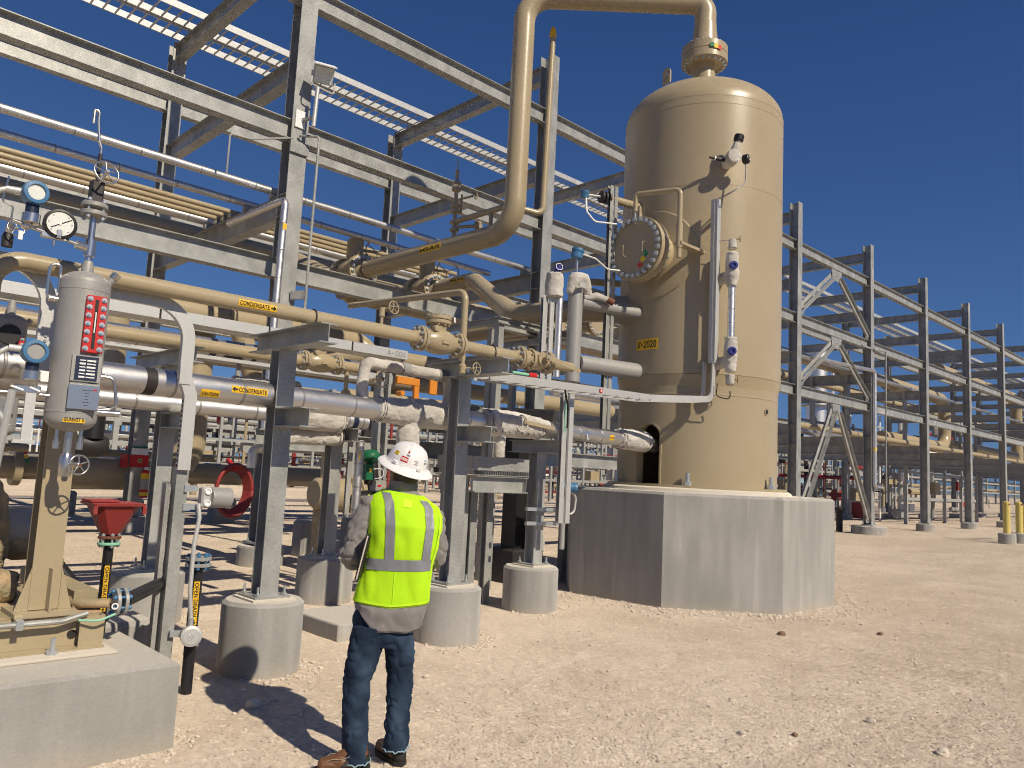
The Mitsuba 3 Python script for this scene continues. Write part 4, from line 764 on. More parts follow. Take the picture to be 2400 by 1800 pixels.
tx_head(t, tc, (.75, -.6, -.05), .058, .17, 2); part(t, 'stem', cyl(tc + [-.03, 0, -.05], tc + [-.05, 0, -.16], .022, 10), 'stainless'); part(t, 'conduit', tube(bend([tc + [.03, -.02, -.055], tc + [.1, -.03, -.12], tc + [.09, -.02, -.3], tc + [0, 0, -.34], tc + [-.06, .02, -.2]], .08, 6), .014, 8), 'cable_tray'); part(t, 'pipe_mount', cyl(tc + [-.06, .03, -.75], tc + [-.06, .03, -.12], .032, 14), 'galv')
for z in (1.22, 1.05): part(t, 'arm', bar((6.75, 6.62, z), (7.3, 6.60, z - .01), .042, .042), 'zinc')
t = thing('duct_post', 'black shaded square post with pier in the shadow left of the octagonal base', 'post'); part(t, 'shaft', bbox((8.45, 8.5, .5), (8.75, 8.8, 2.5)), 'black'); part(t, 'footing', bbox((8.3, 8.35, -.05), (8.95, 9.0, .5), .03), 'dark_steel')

# ------------------------------------------------------------------ level instruments on the vessel
lg = thing('level_gauge', 'padded level gauge column with two blue caps on the sunlit vessel side', 'level gauge'); gx, gy = vaz(229.5, 1.50, 0)[:2]
part(lg, 'tube', cyl((gx, gy, 3.35), (gx, gy, 4.75), .048, 22), 'alu')
for z in (3.85, 4.05, 4.22): part(lg, 'band', lathe([(.049, -.006), (.051, 0), (.049, .006)], (gx, gy, z), Z_, 22, cap=False), 'alu_band')
for i, z in enumerate((4.62, 3.42)):
    c = part(lg, 'cover', rough_tube([(gx, gy, z - .26), (gx, gy, z + .22)], [.07, .095, .095, .085], 61 + i, .12, 24), 'blanket', True); q = vaz(224, VR, z - .12)
    part(lg, 'nozzle_cover', rough_tube([q, V(gx, gy, z - .10)], .085, 71 + i, .12, 20), 'blanket', True)
    h = V(gx, gy, z + .02) + vdir(222) * .10; k = part(lg, 'cap', lathe([(.05, -.03), (.058, -.02), (.058, .02), (.05, .03), (.03, .031), (.03, .01)], h, vdir(228), 22), 'blue_cap')
    hw = moved(torus(.04, .006, 18, 6), rotz(vdir(300), V(gx, gy, z + (.42 if i == 0 else -.36)) + vdir(300) * .1)); part(lg, 'small_wheel', hw, 'rust'); part(lg, 'valve_cover', rough_tube([(gx, gy, z + (.28 if i == 0 else -.30)), (gx, gy, z + (.42 if i == 0 else -.44))], [.07, .05], 81 + i, .15, 18), 'blanket', True)
    part(lg, 'wheel_stem', cyl(V(gx, gy, z + (.42 if i == 0 else -.36)), V(gx, gy, z + (.42 if i == 0 else -.36)) + vdir(300) * .1, .01, 8), 'tan')
part(lg, 'small_tubing', tube(bend([V(gx, gy, 5.02), V(9.42, 5.72, 5.02), V(9.42, 5.72, 4.2)], .03, 5), .006, 6), 'stainless'); part(lg, 'cable', tube(bend([V(gx, gy, 2.9), V(gx + .02, gy, 2.78), V(9.42, 5.70, 2.82), V(9.42, 5.68, 3.0)], .06, 6), .008, 6), 'black')
tw = thing('pressure_gauge', 'padded thermowell with two black gauge heads high on the vessel', 'gauge'); q = vaz(228, VR, 6.22); o = vdir(236)
part(tw, 'cover', rough_tube([q, q + o * .30 + V(0, 0, .03)], [.075, .10, .10], 91, .1, 22), 'blanket', True); part(tw, 'riser_cover', rough_tube([q + o * .2 + V(0, 0, .05), q + o * .30 + V(.06, 0, .24)], [.06, .05], 93, .12, 18), 'blanket', True)
e = q + o * .30 + V(.08, -.01, .31); part(tw, 'gauge_body', lathe([(.055, -.055), (.07, -.04), (.07, .03), (.06, .045)], e, (.1, -.2, 1), 24), 'black'); part(tw, 'gauge_glass', cyl(e + V(-.006, .012, -.058), e + V(-.004, .01, -.05), .05, 20), 'dial')
e2_ = q + o * .33 + V(.17, -.06, .0); part(tw, 'probe_head', lathe([(.05, -.05), (.068, -.03), (.068, .03), (.055, .045)], e2_, (.3, -1, .1), 24), 'black'); part(tw, 'probe_mark', tube([e2_ + V(.0, -.055, .0) + V(.02 * math.cos(a), -.0, .02 * math.sin(a)) for a in np.linspace(-2.8, -.3, 8)], .003, 5), 'white')
part(tw, 'side_plug', join(cyl(q + o * .16 + V(-.08, .05, .0), q + o * .16 + V(-.2, .13, .01), .026, 12), cyl(q + o * .16 + V(-.2, .13, .01), q + o * .16 + V(-.27, .175, .015), .017, 12)), 'black'); part(tw, 'white_ring', cyl(q + o * .16 + V(-.195, .127, .01), q + o * .16 + V(-.21, .137, .011), .027, 12), 'white')
part(tw, 'cable', tube(bend([e2_ + V(.0, -.0, -.05), e2_ + V(-.03, -.02, -.35), e2_ + V(-.3, -.02, -.55), V(9.40, 5.72, 5.62)], [.12, .2], 8), .011, 8), 'grey_paint')
br = thing('level_bridle', 'pair of standpipes with white padded tops left of the vessel', 'level bridle')
part(br, 'tube', cyl((7.98, 7.36, 3.0), (7.98, 7.36, 4.2), .05, 20), 'alu'); part(br, 'strut', channel((7.84, 7.48, 2.9), (7.84, 7.48, 4.15), .05, .09, -Y_, .004), 'cable_tray', False); part(br, 'strut_face', bbox((7.84, 7.40, 2.9), (7.92, 7.42, 4.15)), 'cable_tray')
part(br, 'top_cover', rough_tube([(7.92, 7.42, 4.13), (7.92, 7.42, 4.3), (7.92, 7.42, 4.48)], [.125, .135, .12], 101, .07), 'blanket', True); part(br, 'cap', join(cyl((7.92, 7.36, 4.50), (7.92, 7.36, 4.58), .05, 18), moved(torus(.05, .008, 18, 6), rotz(V(-.4, -.8, .2), (7.9, 7.32, 4.56)))), 'blue_cap')
part(br, 'standpipe', cyl((8.18, 7.24, 2.95), (8.18, 7.24, 4.5), .105, 24), 'grey_paint'); part(br, 'hood', rough_tube([(8.05, 7.24, 4.2), (8.12, 7.2, 4.42), (8.24, 7.16, 4.42), (8.32, 7.12, 4.2)], [.05, .10, .10, .05], 103, .12), 'blanket', True); part(br, 'name_plate', bbox((8.06, 7.06, 4.27), (8.19, 7.07, 4.34)), 'cable_tray')
part(br, 'stem', cyl((8.18, 7.24, 4.45), (8.18, 7.24, 4.72), .022, 12), 'stainless'); tx_head(br, V(8.18, 7.24, 4.80), (.1, -.2, 1), .085, .13, 1); part(br, 'conduit', tube(bend([(8.24, 7.2, 4.8), (8.42, 7.1, 4.76), (8.58, 7.0, 4.62), (8.8, 6.9, 4.63)], .12, 6), .014, 8), 'cable_tray')
part(br, 'side_arm', rough_tube([(8.25, 7.15, 4.16), (8.42, 7.05, 4.2), (8.58, 6.96, 4.17)], [.04, .055, .04], 105, .12, 18), 'blanket', True); part(br, 'end_plug', cyl((8.56, 6.97, 4.17), (8.64, 6.92, 4.13), .05, 14), 'rust')
part(br, 'connection', cyl((8.25, 7.2, 4.10), (9.3, 6.95, 4.10), .085, 22), 'grey_paint'); part(br, 'connection', cyl((8.25, 7.2, 3.22), (9.3, 6.95, 3.22), .12, 22), 'grey_paint')
t = thing('strut_post', 'dark perforated strut standing close to the left side of the vessel', 'strut post'); part(t, 'channel', channel((8.78, 7.12, 2.3), (8.78, 7.12, 5.95), .055, .08, -Y_, .004), 'galv', False); part(t, 'web', bbox((8.782, 7.07, 2.3), (8.85, 7.085, 5.95)), 'galv')
t = thing('transmitter', 'small blue transmitter with curled white conduit at the upper left of the vessel', 'transmitter'); tx_head(t, V(8.3, 7.25, 5.72), (-.2, -.3, 1), .06, .1, 0); part(t, 'conduit', tube(bend([(8.3, 7.22, 5.66), (8.30, 7.2, 5.45), (8.42, 7.14, 5.32), (8.75, 7.0, 5.34)], .1, 6), .013, 8), 'white'); part(t, 'connector', cyl((8.32, 7.25, 5.72), (8.6, 7.2, 5.76), .02, 10), 'cable_tray')
for x in (8.6, 8.66, 8.72): part(t, 'flange', ccyl((x, 7.2 - (x - 8.6) * .3, 5.76), (x + .03, 7.19 - (x - 8.6) * .3, 5.76), .09, .004, 20), 'dark_steel')
part(t, 'nozzle', cyl((8.75, 7.15, 5.76), (9.4, 7.0, 5.76), .06, 18), 'tan')
t = thing('blind_flange', 'round tan blind flange with blue bolts on a header end left of the vessel', 'blind flange'); bc = V(13.2, 11.0, 5.04); part(t, 'pipe', cyl(bc + [0, .1, 0], bc + [0, 3, 0], .19, 24), 'tan'); part(t, 'cover', ccyl(bc, bc + [0, .05, 0], .29, .006, 40), 'tan'); part(t, 'flange', ccyl(bc + [0, .058, 0], bc + [0, .11, 0], .29, .006, 40), 'tan'); studs(t, bc + [0, .055, 0], Y_, .245, 20, .11, .028, 'zinc')
t = thing('blind_flange', 'second round tan blind flange half hidden behind the standpipe', 'blind flange'); bc = V(11.95, 11.0, 4.83); part(t, 'pipe', cyl(bc + [0, .1, 0], bc + [0, 3, 0], .17, 24), 'tan'); part(t, 'cover', ccyl(bc, bc + [0, .05, 0], .26, .006, 36), 'tan'); studs(t, bc + [0, .03, 0], Y_, .215, 16, .07, .026, 'zinc')
t = thing('pipe', 'slim tan pipe bent down between the two rack valves and the check valve', 'pipe'); part(t, 'run', tube(bend([(7.15, 11.5, 4.36), (7.2, 8.5, 4.22), (7.2, 8.5, 2.7)], .14, 8), .05, 18), 'tan')
t = thing('pipe', 'small tan dome-topped pipe stub left of the manway', 'pipe'); part(t, 'run', tube(bend([(9.9, 8.6, 4.45), (9.9, 8.6, 4.95), (10.4, 8.2, 4.95)], .14, 8), .06, 16), 'tan'); part(t, 'foot', lathe([(.1, 4.42), (.1, 4.47), (.062, 4.55)], (9.9, 8.6, 0), n=18), 'tan')
# on rack column A
fl_ = thing('floodlight', 'small floodlight on a bracket on the nearest rack column', 'floodlight'); fc = V(6.2, 11.33, 8.12); Rf = np.array(T().rotate([0, 0, 1], -18).rotate([1, 0, 0], 32).matrix)[:3, :3]
part(fl_, 'housing', box(fc, (.34, .14, .30), Rf, .02), 'cable_tray'); part(fl_, 'glass', box(fc + Rf @ V(0, -.075, 0), (.29, .012, .25), Rf), 'dial'); part(fl_, 'visor', box(fc + Rf @ V(0, -.07, .165), (.36, .24, .02), Rf), 'white')
part(fl_, 'yoke', tube(bend([fc + V(-.2, 0, .0), fc + V(-.2, 0, -.24), fc + V(.2, -.05, -.3), fc + V(.2, -.05, -.1)], .05), .014, 8), 'cable_tray'); part(fl_, 'stem', cyl(fc + V(-.08, 0, -.26), fc + V(-.1, 0, -.95), .035, 14), 'cable_tray'); part(fl_, 'mount', bbox((5.92, 11.615, 7.2), (6.1, 11.64, 7.5)), 'white'); part(fl_, 'arm', bar((6.05, 11.62, 7.35), (6.12, 11.35, 7.35), .05, .05), 'galv')
cd = thing('conduit', 'thin grey conduit hanging from the nearest rack column', 'conduit'); part(cd, 'drop', tube(bend([(6.0, 11.6, 7.05), (6.24, 11.36, 7.05), (6.22, 11.36, 3.4)], .05), .022, 10), 'galv'); part(cd, 'bracket', bbox((5.86, 11.60, 6.75), (6.2, 11.645, 6.95)), 'galv'); part(cd, 'bracket', bar((6.1, 11.62, 4.35), (6.24, 11.36, 4.36), .05, .14), 'galv')
part(cd, 'branch', tube(bend([(5.9, 11.62, 6.98), (5.2, 11.7, 6.75), (4.9, 11.75, 6.75), (4.9, 11.75, 6.1)], .05), .016, 8), 'galv')
t = thing('jacketed_pipe', 'vertical jacketed pipe strapped to the nearest rack column with elbow at the top', 'pipe'); pth = bend([(5.72, 13.4, 5.82), (5.76, 11.42, 5.84), (5.73, 11.42, 2.0)], .1, 6); part(t, 'run', tube(pth, .058, 18), 'alu')
for z in np.arange(2.3, 5.7, .45): part(t, 'band', lathe([(.0585, -.01), (.062, 0), (.0585, .01)], (5.74, 11.42, z), Z_, 18, cap=False), 'alu_band')
part(t, 'marker', bbox((5.72, 11.355, 5.33), (5.79, 11.36, 5.43)), 'yellow')
# ------------------------------------------------------------------ pump pad, skid and the grey seal pots at the left
pad = single('concrete_pad', 'large rectangular concrete pump pad in the left foreground', 'concrete pad', join(moved(trimesh.creation.extrude_polygon(Polygon([(-3, 4.615), (1.925, 4.615), (1.925, 5.62), (1.70, 5.62), (1.70, 8.2), (-3, 8.2)]), .53, engine='earcut'), np.array([[1, 0, 0, 0], [0, 1, 0, 0], [0, 0, 1, -.08], [0, 0, 0, 1.]])), trimesh.convex.convex_hull(np.array([(-3, 4.615, .45), (1.925, 4.615, .45), (1.925, 5.62, .45), (-3, 5.62, .45), (-3, 4.635, .471), (1.905, 4.635, .471), (1.905, 5.60, .471), (-3, 5.60, .471)]))), 'concrete', 30)
single('grout_pad', 'rough pale grout layer under the tan skid on the pump pad', 'grout', bbox((-3, 4.98, .4715), (1.70, 5.5, .492), .006), 'grout', 30)
sk = thing('pump_skid', 'tan steel skid frame on the pump pad with drip rim', 'skid')
part(sk, 'side_beam', channel((-3, 5.20, .585), (1.645, 5.20, .585), .185, .06, Z_, .009), 'tan', False); part(sk, 'end_beam', bbox((1.647, 5.13, .493), (1.657, 6.6, .678)), 'tan'); part(sk, 'end_cap', bbox((1.52, 5.125, .493), (1.646, 5.135, .678)), 'tan'); part(sk, 'base_flange', bbox((-3, 5.10, .493), (1.66, 5.2, .502)), 'tan')
part(sk, 'deck', bbox((-3, 5.205, .679), (1.655, 6.6, .688)), 'tan_dusty'); part(sk, 'web', bbox((-3, 5.196, .503), (1.52, 5.2, .678)), 'tan')
part(sk, 'drip_rim', bbox((1.52, 5.3, .689), (1.655, 6.6, .80)), 'tan_dusty'); part(sk, 'conduit', tube(bend([(-3, 5.11, .665), (1.42, 5.11, .665), (1.55, 5.11, .70)], .1), .017, 10), 'galv'); part(sk, 'conduit_clamp', box((1.20, 5.105, .665), (.035, .05, .055)), 'zinc')
part(sk, 'lifting_hole', cyl((1.50, 5.194, .57), (1.50, 5.185, .57), .025, 16), 'ink')
part(sk, 'anchor_bolt', join(cyl((1.37, 5.06, .47), (1.37, 5.06, .585), .014, 10), moved(hexnut(.03, .028), rotz(Z_, (1.37, 5.06, .492)))), 'zinc'); part(sk, 'anchor_bolt', join(cyl((.78, 5.06, .47), (.78, 5.06, .585), .014, 10), moved(hexnut(.03, .028), rotz(Z_, (.78, 5.06, .492)))), 'zinc')
part(sk, 'ground_wire', tube(bend([(1.50, 5.09, .665), (1.6, 5.05, .66), (1.69, 5.06, .69)], .08), .007, 6), 'green_light')
sp = thing('tan_post', 'tan flanged post with gusseted foot carrying the numbered seal pot', 'post')
PX, PY_ = 1.34, 5.30
part(sp, 'column', ibeam((PX, PY_, .72), (PX, PY_, 2.0), .155, .155, Y_, .012, .009), 'tan', False); part(sp, 'foot_plate', bbox((PX - .16, PY_ - .16, .689), (PX + .16, PY_ + .16, .715)), 'tan')
for s in (-1, 1): part(sp, 'gusset', prof_bar([(0, 0), (.07, 0), (0, .22)] if s > 0 else [(0, 0), (0, .22), (-.07, 0)], (PX + s * .079, PY_ - .075, .716), (PX + s * .079, PY_ - .065, .716), Z_) if False else bbox((min(PX + s * .079, PX + s * .14), PY_ - .078, .716), (max(PX + s * .079, PX + s * .14), PY_ - .068, .74)), 'tan')
for s in (-1, 1): part(sp, 'gusset', tm([(PX + s * .079, PY_ - .078, .716), (PX + s * .15, PY_ - .078, .716), (PX + s * .079, PY_ - .078, .96), (PX + s * .079, PY_ - .068, .716), (PX + s * .15, PY_ - .068, .716), (PX + s * .079, PY_ - .068, .96)], [[0, 1, 2], [3, 5, 4], [0, 3, 4], [0, 4, 1], [1, 4, 5], [1, 5, 2], [0, 2, 5], [0, 5, 3]]), 'tan', False)
part(sp, 'stiffener', bbox((PX + .01, PY_ - .155, .716), (PX + .022, PY_ - .079, .96)), 'tan'); part(sp, 'pot_bracket', bbox((PX - .09, PY_ - .2, 1.9), (PX + .09, PY_ - .08, 1.915)), 'tan')
def seal_pot(t, c, zb, zt, R, full=True):
    x, y = c; H = R * .55; pr = [(.03, zb)] + [(R * math.sin(a), zb + H * (1 - math.cos(a))) for a in np.linspace(.25, math.pi / 2, 8)] + [(R, zb + H + .03), (R + .0025, zb + H + .032), (R + .0025, zb + H + .04), (R, zb + H + .042), (R, zt - H - .05), (R + .0025, zt - H - .048), (R + .0025, zt - H - .04), (R, zt - H - .038)] + [(R * math.cos(a), zt - H + H * math.sin(a)) for a in np.linspace(0, 1.35, 9)] + [(.02, zt)]
    part(t, 'shell', lathe(pr, (x, y, 0), n=48), 'grey_paint', 25)
    o = unit(V(-x, -y, 0)); o = unit(o + V(.14, .0, 0)); s = np.cross(Z_, o); U = lambda a, b_, cc: V(x, y, 0) + s * a + o * b_ + V(0, 0, cc)
    Rm = np.stack([s, o, Z_], 1); zc = zb + (zt - zb) * .655; hh = .165
    g = part(t, 'sight_glass', box(U(.045, R + .012, zc), (.105, .035, hh * 2), Rm, .004), 'red'); part(g, 'slot', box(U(.045, R + .0305, zc), (.017, .003, hh * 1.72), Rm), 'ink'); part(g, 'float_mark', box(U(.045, R + .0325, zc + .01), (.006, .002, .12), Rm), 'white')
    pl = shared(('sgb',), lambda: join(lathe([(.0155, 0), (.0155, .003)], n=14), moved(hexnut(.0115, .009), rotz(Z_, (0, 0, .003))), cyl((0, 0, 0), (0, 0, .018), .005, 8)), 'zinc')
    for i in range(7):
        for k in (-1, 1): part(g, 'bolt', pl, tw=rotz(o, U(.045 + k * .036, R + .0295, zc + hh * .87 - i * hh * 1.74 / 6)))
    return U, Rm, o, s
sp1 = thing('seal_pot', 'grey seal pot with red sight glass and yellow SUMMIT 5 marker', 'seal pot')
SC = (1.315, 5.0); U, Rm, o1, s1 = seal_pot(sp1, SC, 1.755, 2.695, .134)
part(sp1, 'plate_bracket', box(U(.03, .13, 2.115), (.15, .03, .15), Rm), 'grey_paint'); npl = part(sp1, 'name_plate', box(U(.03, .148, 2.115), (.115, .004, .135), Rm), 'navy')
for i in range(6):
    for k, (a, w) in enumerate(((-.022, .03), (.022, .045))): part(npl, 'print_line', box(U(.03 + a, .1505, 2.16 - i * .019), (w, .001, .006 + .004 * ((i + k) % 2)), Rm), 'white')
cp = part(sp1, 'code_plate', box(U(.03, .15, 1.95), (.155, .005, .135), Rm), 'stainless'); part(cp, 'plate_back', box(U(.03, .12, 1.955), (.15, .05, .15), Rm), 'grey_paint')
for i in range(6): part(cp, 'print_line', box(U(.045, .153, 1.99 - i * .017), ((.05, .02, .02, .018, .04, .024)[i], .001, .003), Rm), 'ink')
part(cp, 'red_print', box(U(.085, .1532, 1.995), (.02, .001, .008), Rm), 'red')
Mm = np.eye(4); Mm[:3, 2] = o1; Mm[:3, 1] = Z_; Mm[:3, 0] = s1; Mm[:3, 3] = [SC[0], SC[1], 0]
Mm[:3, 3] += [0, 0, 1.822]; til = np.array(T().rotate([1, 0, 0], 16).matrix); q = part(sp1, 'name_marker', moved(wrap(plate(.112, .034, .002, 8), .1315), Mm @ np.array(T().translate([0, 0, .0]).matrix)), 'yellow', 30)
tx = strip_text('SUMMIT 5', .02, .098).subdivide_to_size(.012); tx.apply_translation([0, 0, .0025]); part(q, 'lettering', moved(wrap(tx, .132), Mm), 'ink', False)
zz = lambda a, b_, cc: U(a, b_, cc)
part(sp1, 'top_nozzle', lathe([(.032, 2.68), (.034, 2.72), (.024, 2.76)], (SC[0], SC[1], 0), n=18), 'grey_paint'); part(sp1, 'tee', join(cyl((*SC, 2.79), (*SC, 2.89), .03, 16), cyl(U(0, 0, 2.835), U(-.075, .02, 2.845), .024, 14)), 'stainless'); part(sp1, 'riser', cyl((*SC, 2.75), (*SC, 3.04), .019, 14), 'stainless')
for z in (3.035, 3.085): part(sp1, 'flange', ccyl((*SC, z), (*SC, z + .026), .073, .003, 30), 'grey_paint')
studs(sp1, (*SC, 3.073), Z_, .055, 4, .09, .014, 'zinc')
gv = part(sp1, 'gate_valve', join(bbox((SC[0] - .035, SC[1] - .035, 3.112), (SC[0] + .035, SC[1] + .035, 3.25), .008), cyl((*SC, 3.25), (*SC, 3.42), .012, 10)), 'dark_steel'); handwheel(sp1, U(.03, .09, 3.29), o1 + V(.25, 0, .25), .07, 'stainless'); part(sp1, 'wheel_stem', cyl(U(0, 0, 3.22), U(.03, .09, 3.29), .01, 8), 'stainless')
part(sp1, 'vent_tube', tube(bend([(*SC, 3.38), U(.0, 0, 3.46), U(-.015, -.0, 3.50), U(-.03, 0, 3.62), U(-.03, 0, 3.68), U(-.055, .0, 3.685), U(-.055, 0, 3.60)], .02, 5), .0095, 10), 'stainless')
part(sp1, 'branch', cyl(U(-.07, .02, 2.845), U(-.40, .06, 2.90), .011, 12), 'stainless'); b1 = part(sp1, 'block_valve', join(box(U(-.20, .035, 2.862), (.12, .034, .034), Rm, .006), box(U(-.17, .055, 2.875), (.028, .02, .05), Rm, .004), cyl(U(-.19, .035, 2.862), U(-.19, .035, 2.81), .010, 10)), 'stainless'); part(sp1, 'valve_toggle', cyl(U(-.135, .05, 2.845), U(-.165, .06, 2.91), .005, 8), 'white')
ga = part(sp1, 'dial_gauge', lathe([(.055, -.06), (.085, -.05), (.088, .0), (.085, .012), (.072, .016), (.07, .008)], U(-.17, .05, 2.935), o1, 32, cap=True), 'black'); gc = U(-.17, .05, 2.935) + o1 * .0095; part(ga, 'dial', cyl(gc - o1 * .002, gc, .069, 30), 'dial')
S_, D_ = s1, o1; part(ga, 'needle', bar(gc + o1 * .002 - s1 * .045 - Z_ * .028, gc + o1 * .002 + s1 * .055 + Z_ * .034, .005, .002, o1), 'ink'); part(ga, 'needle_hub', cyl(gc, gc + o1 * .005, .007, 10), 'white')
for a in np.linspace(-4.0, .85, 7): part(ga, 'dial_mark', box(gc + o1 * .001 + s1 * .058 * math.cos(a) + Z_ * .058 * math.sin(a), (.008, .001, .004), Rm), 'ink')
part(sp1, 'gauge_stem', cyl(U(-.17, .04, 2.89), U(-.17, .05, 2.93), .011, 10), 'stainless')
t = thing('transmitter', 'upper blue pressure transmitter left of the round dial gauge', 'transmitter'); tc = U(-.315, .06, 3.075); tx_head(t, tc, o1 + V(.15, 0, 0), .062, .09, 1); part(t, 'neck', cyl(tc - Z_ * .055, tc - Z_ * .115, .034, 18), 'navy'); part(t, 'sensor', ccyl(tc - Z_ * .115, tc - Z_ * .172, .046, .004, 24), 'stainless'); part(t, 'stem', cyl(tc - Z_ * .17, U(-.33, .05, 2.885), .016, 12), 'stainless'); part(t, 'elbow', sphere(U(-.335, .05, 2.888), .026), 'stainless')
part(t, 'gland', cyl(tc - s1 * .05, tc - s1 * .13 - Z_ * .005, .02, 12), 'cable_tray'); part(t, 'flex_conduit', tube(bend([tc - s1 * .12, tc - s1 * .16 - Z_ * .02, tc - s1 * .32 - Z_ * .16], .05), .016, 10), 'cable_tray'); part(t, 'paper_tag', box(tc - Z_ * .25 - s1 * .04 + o1 * .01, (.022, .002, .05), Rm), 'white')
t = thing('small_valve', 'small handwheel valve on the tan condensate pipe end at the left edge', 'valve'); part(t, 'body', lathe([(.03, 2.86), (.032, 2.92), (.022, 2.95)], (.99, 5.5, 0), n=14), 'dark_steel'); part(t, 'bonnet', cyl((.99, 5.5, 2.94), (.99, 5.47, 3.0), .02, 12), 'stainless'); handwheel(t, V(1.015, 5.43, 2.97), (.2, -1, .2), .048, 'stainless'); part(t, 'tubing', tube(bend([(.99, 5.47, 3.0), (.99, 5.45, 3.10), (.93, 5.45, 3.12), (.95, 5.45, 3.28)], .02), .006, 8), 'stainless')
part(sp1, 'side_nozzle', cyl(U(.09, 0, 2.60), U(.15, .03, 2.70), .022, 14), 'grey_paint'); part(sp1, 'nozzle_plug', cyl(U(.137, .024, 2.68), U(.155, .032, 2.71), .026, 14), 'stainless')
part(sp1, 'loop_tube', tube(bend([U(-.13, 0, 2.51), U(-.19, .0, 2.51), U(-.19, 0, 2.70), U(-.135, 0, 2.72), U(-.135, 0, 2.55)], .035, 6), .009, 10), 'stainless'); part(sp1, 'loop_fitting', cyl(U(-.12, 0, 2.51), U(-.18, 0, 2.51), .021, 12), 'stainless')
part(sp1, 'side_tube', tube(bend([U(.12, 0, 2.09), U(.20, .01, 2.09), U(.23, .01, 1.93), U(.20, .01, 1.90), U(.10, 0, 1.885)], .04, 6), .010, 10), 'stainless'); part(sp1, 'side_fitting', cyl(U(.11, 0, 2.09), U(.15, 0, 2.09), .018, 12), 'stainless'); part(sp1, 'side_pipe', cyl(U(.1, 0, 1.875), U(.25, .02, 1.878), .02, 12), 'stainless')
for a, z in ((-.06, 1.70), (.06, 1.70)): part(sp1, 'bleed_plug', join(cyl(U(a, 0, 1.79), U(a, 0, 1.66), .010, 10), cyl(U(a, 0, 1.70), U(a, 0, 1.655), .018, 12)), 'stainless'); 
part(sp1, 'drain', cyl((*SC, 1.77), (*SC, 1.58), .021, 14), 'stainless'); part(sp1, 'drain_valve', join(lathe([(.03, 1.50), (.036, 1.54), (.036, 1.60), (.025, 1.63)], (*SC, 0), n=16), cyl((*SC, 1.56), U(.05, .08, 1.57), .016, 10)), 'stainless'); handwheel(sp1, U(.055, .09, 1.57), o1 + V(.3, 0, 0), .055, 'stainless', hubmat='rust')
t = thing('transmitter', 'lower blue differential transmitter left of the numbered seal pot', 'transmitter'); tc = U(-.225, .05, 2.185); tx_head(t, tc, o1 + V(.12, 0, 0), .062, .09, 2); part(t, 'neck', cyl(tc - Z_ * .055, tc - Z_ * .105, .034, 18), 'navy'); part(t, 'sensor', ccyl(tc - Z_ * .105, tc - Z_ * .16, .05, .005, 24), 'stainless'); part(t, 'flange_plate', box(tc - Z_ * .13 + s1 * .06, (.05, .02, .06), Rm), 'white'); part(t, 'gland', cyl(tc - s1 * .05 + Z_ * .01, tc - s1 * .12 + Z_ * .01, .02, 12), 'cable_tray'); part(t, 'flex_conduit', tube(bend([tc - s1 * .12 + Z_ * .01, tc - s1 * .17 - Z_ * .03, tc - s1 * .2 - Z_ * .25, tc - s1 * .08 - Z_ * .42], .06), .014, 10), 'cable_tray')
part(t, 'manifold', box(tc - Z_ * .21 - s1 * .01, (.13, .04, .045), Rm, .006), 'stainless'); part(t, 'manifold_handle', cyl(tc - Z_ * .20 - s1 * .09 + o1 * .02, tc - Z_ * .22 - s1 * .03 + o1 * .03, .006, 8), 'white'); part(t, 'manifold_handle', cyl(tc - Z_ * .20 + s1 * .0 + o1 * .02, tc - Z_ * .22 + s1 * .05 + o1 * .03, .006, 8), 'white'); part(t, 'impulse_tube', cyl(tc - Z_ * .235 - s1 * .16, tc - Z_ * .235 + s1 * .1, .008, 10), 'stainless'); part(t, 'mount_channel', box(tc - Z_ * .36 + s1 * .01, (.05, .03, .26), Rm), 'cable_tray'); part(t, 'foot_bracket', box(tc - Z_ * .50 + s1 * .0, (.11, .05, .02), Rm), 'cable_tray'); part(t, 'stand_pipe', cyl(tc - Z_ * .22 - s1 * .08, tc - Z_ * 1.0 - s1 * .14, .022, 12), 'galv')
sp2 = thing('seal_pot', 'second grey seal pot half cut off by the left edge, farther back', 'seal pot'); U2, R2, o2, s2 = seal_pot(sp2, (1.51, 7.86), 1.73, 2.80, .134); part(sp2, 'top_nozzle', lathe([(.034, 2.78), (.036, 2.86), (.024, 2.92), (.02, 3.02)], (1.51, 7.86, 0), n=18), 'grey_paint'); part(sp2, 'tee', cyl((1.51, 7.86, 2.97), (1.51, 7.86, 3.07), .035, 16), 'stainless'); part(sp2, 'side_nozzle', cyl(U2(.09, 0, 2.68), U2(.15, .03, 2.77), .022, 14), 'grey_paint'); part(sp2, 'name_plate', box(U2(.02, .15, 2.0), (.14, .004, .13), R2), 'stainless'); part(sp2, 'black_head', cyl(U2(-.02, .14, 2.60), U2(-.02, .2, 2.60), .085, 22), 'black')
t = thing('jacketed_pipe', 'fat jacketed pipe end cap behind the lower blue transmitter', 'pipe'); part(t, 'run', cyl((.2, 6.6, 2.16), (1.45, 6.6, 2.16), .15, 28), 'alu'); part(t, 'edge', cyl((1.45, 6.6, 2.16), (1.46, 6.6, 2.16), .148, 28), 'alu_band')
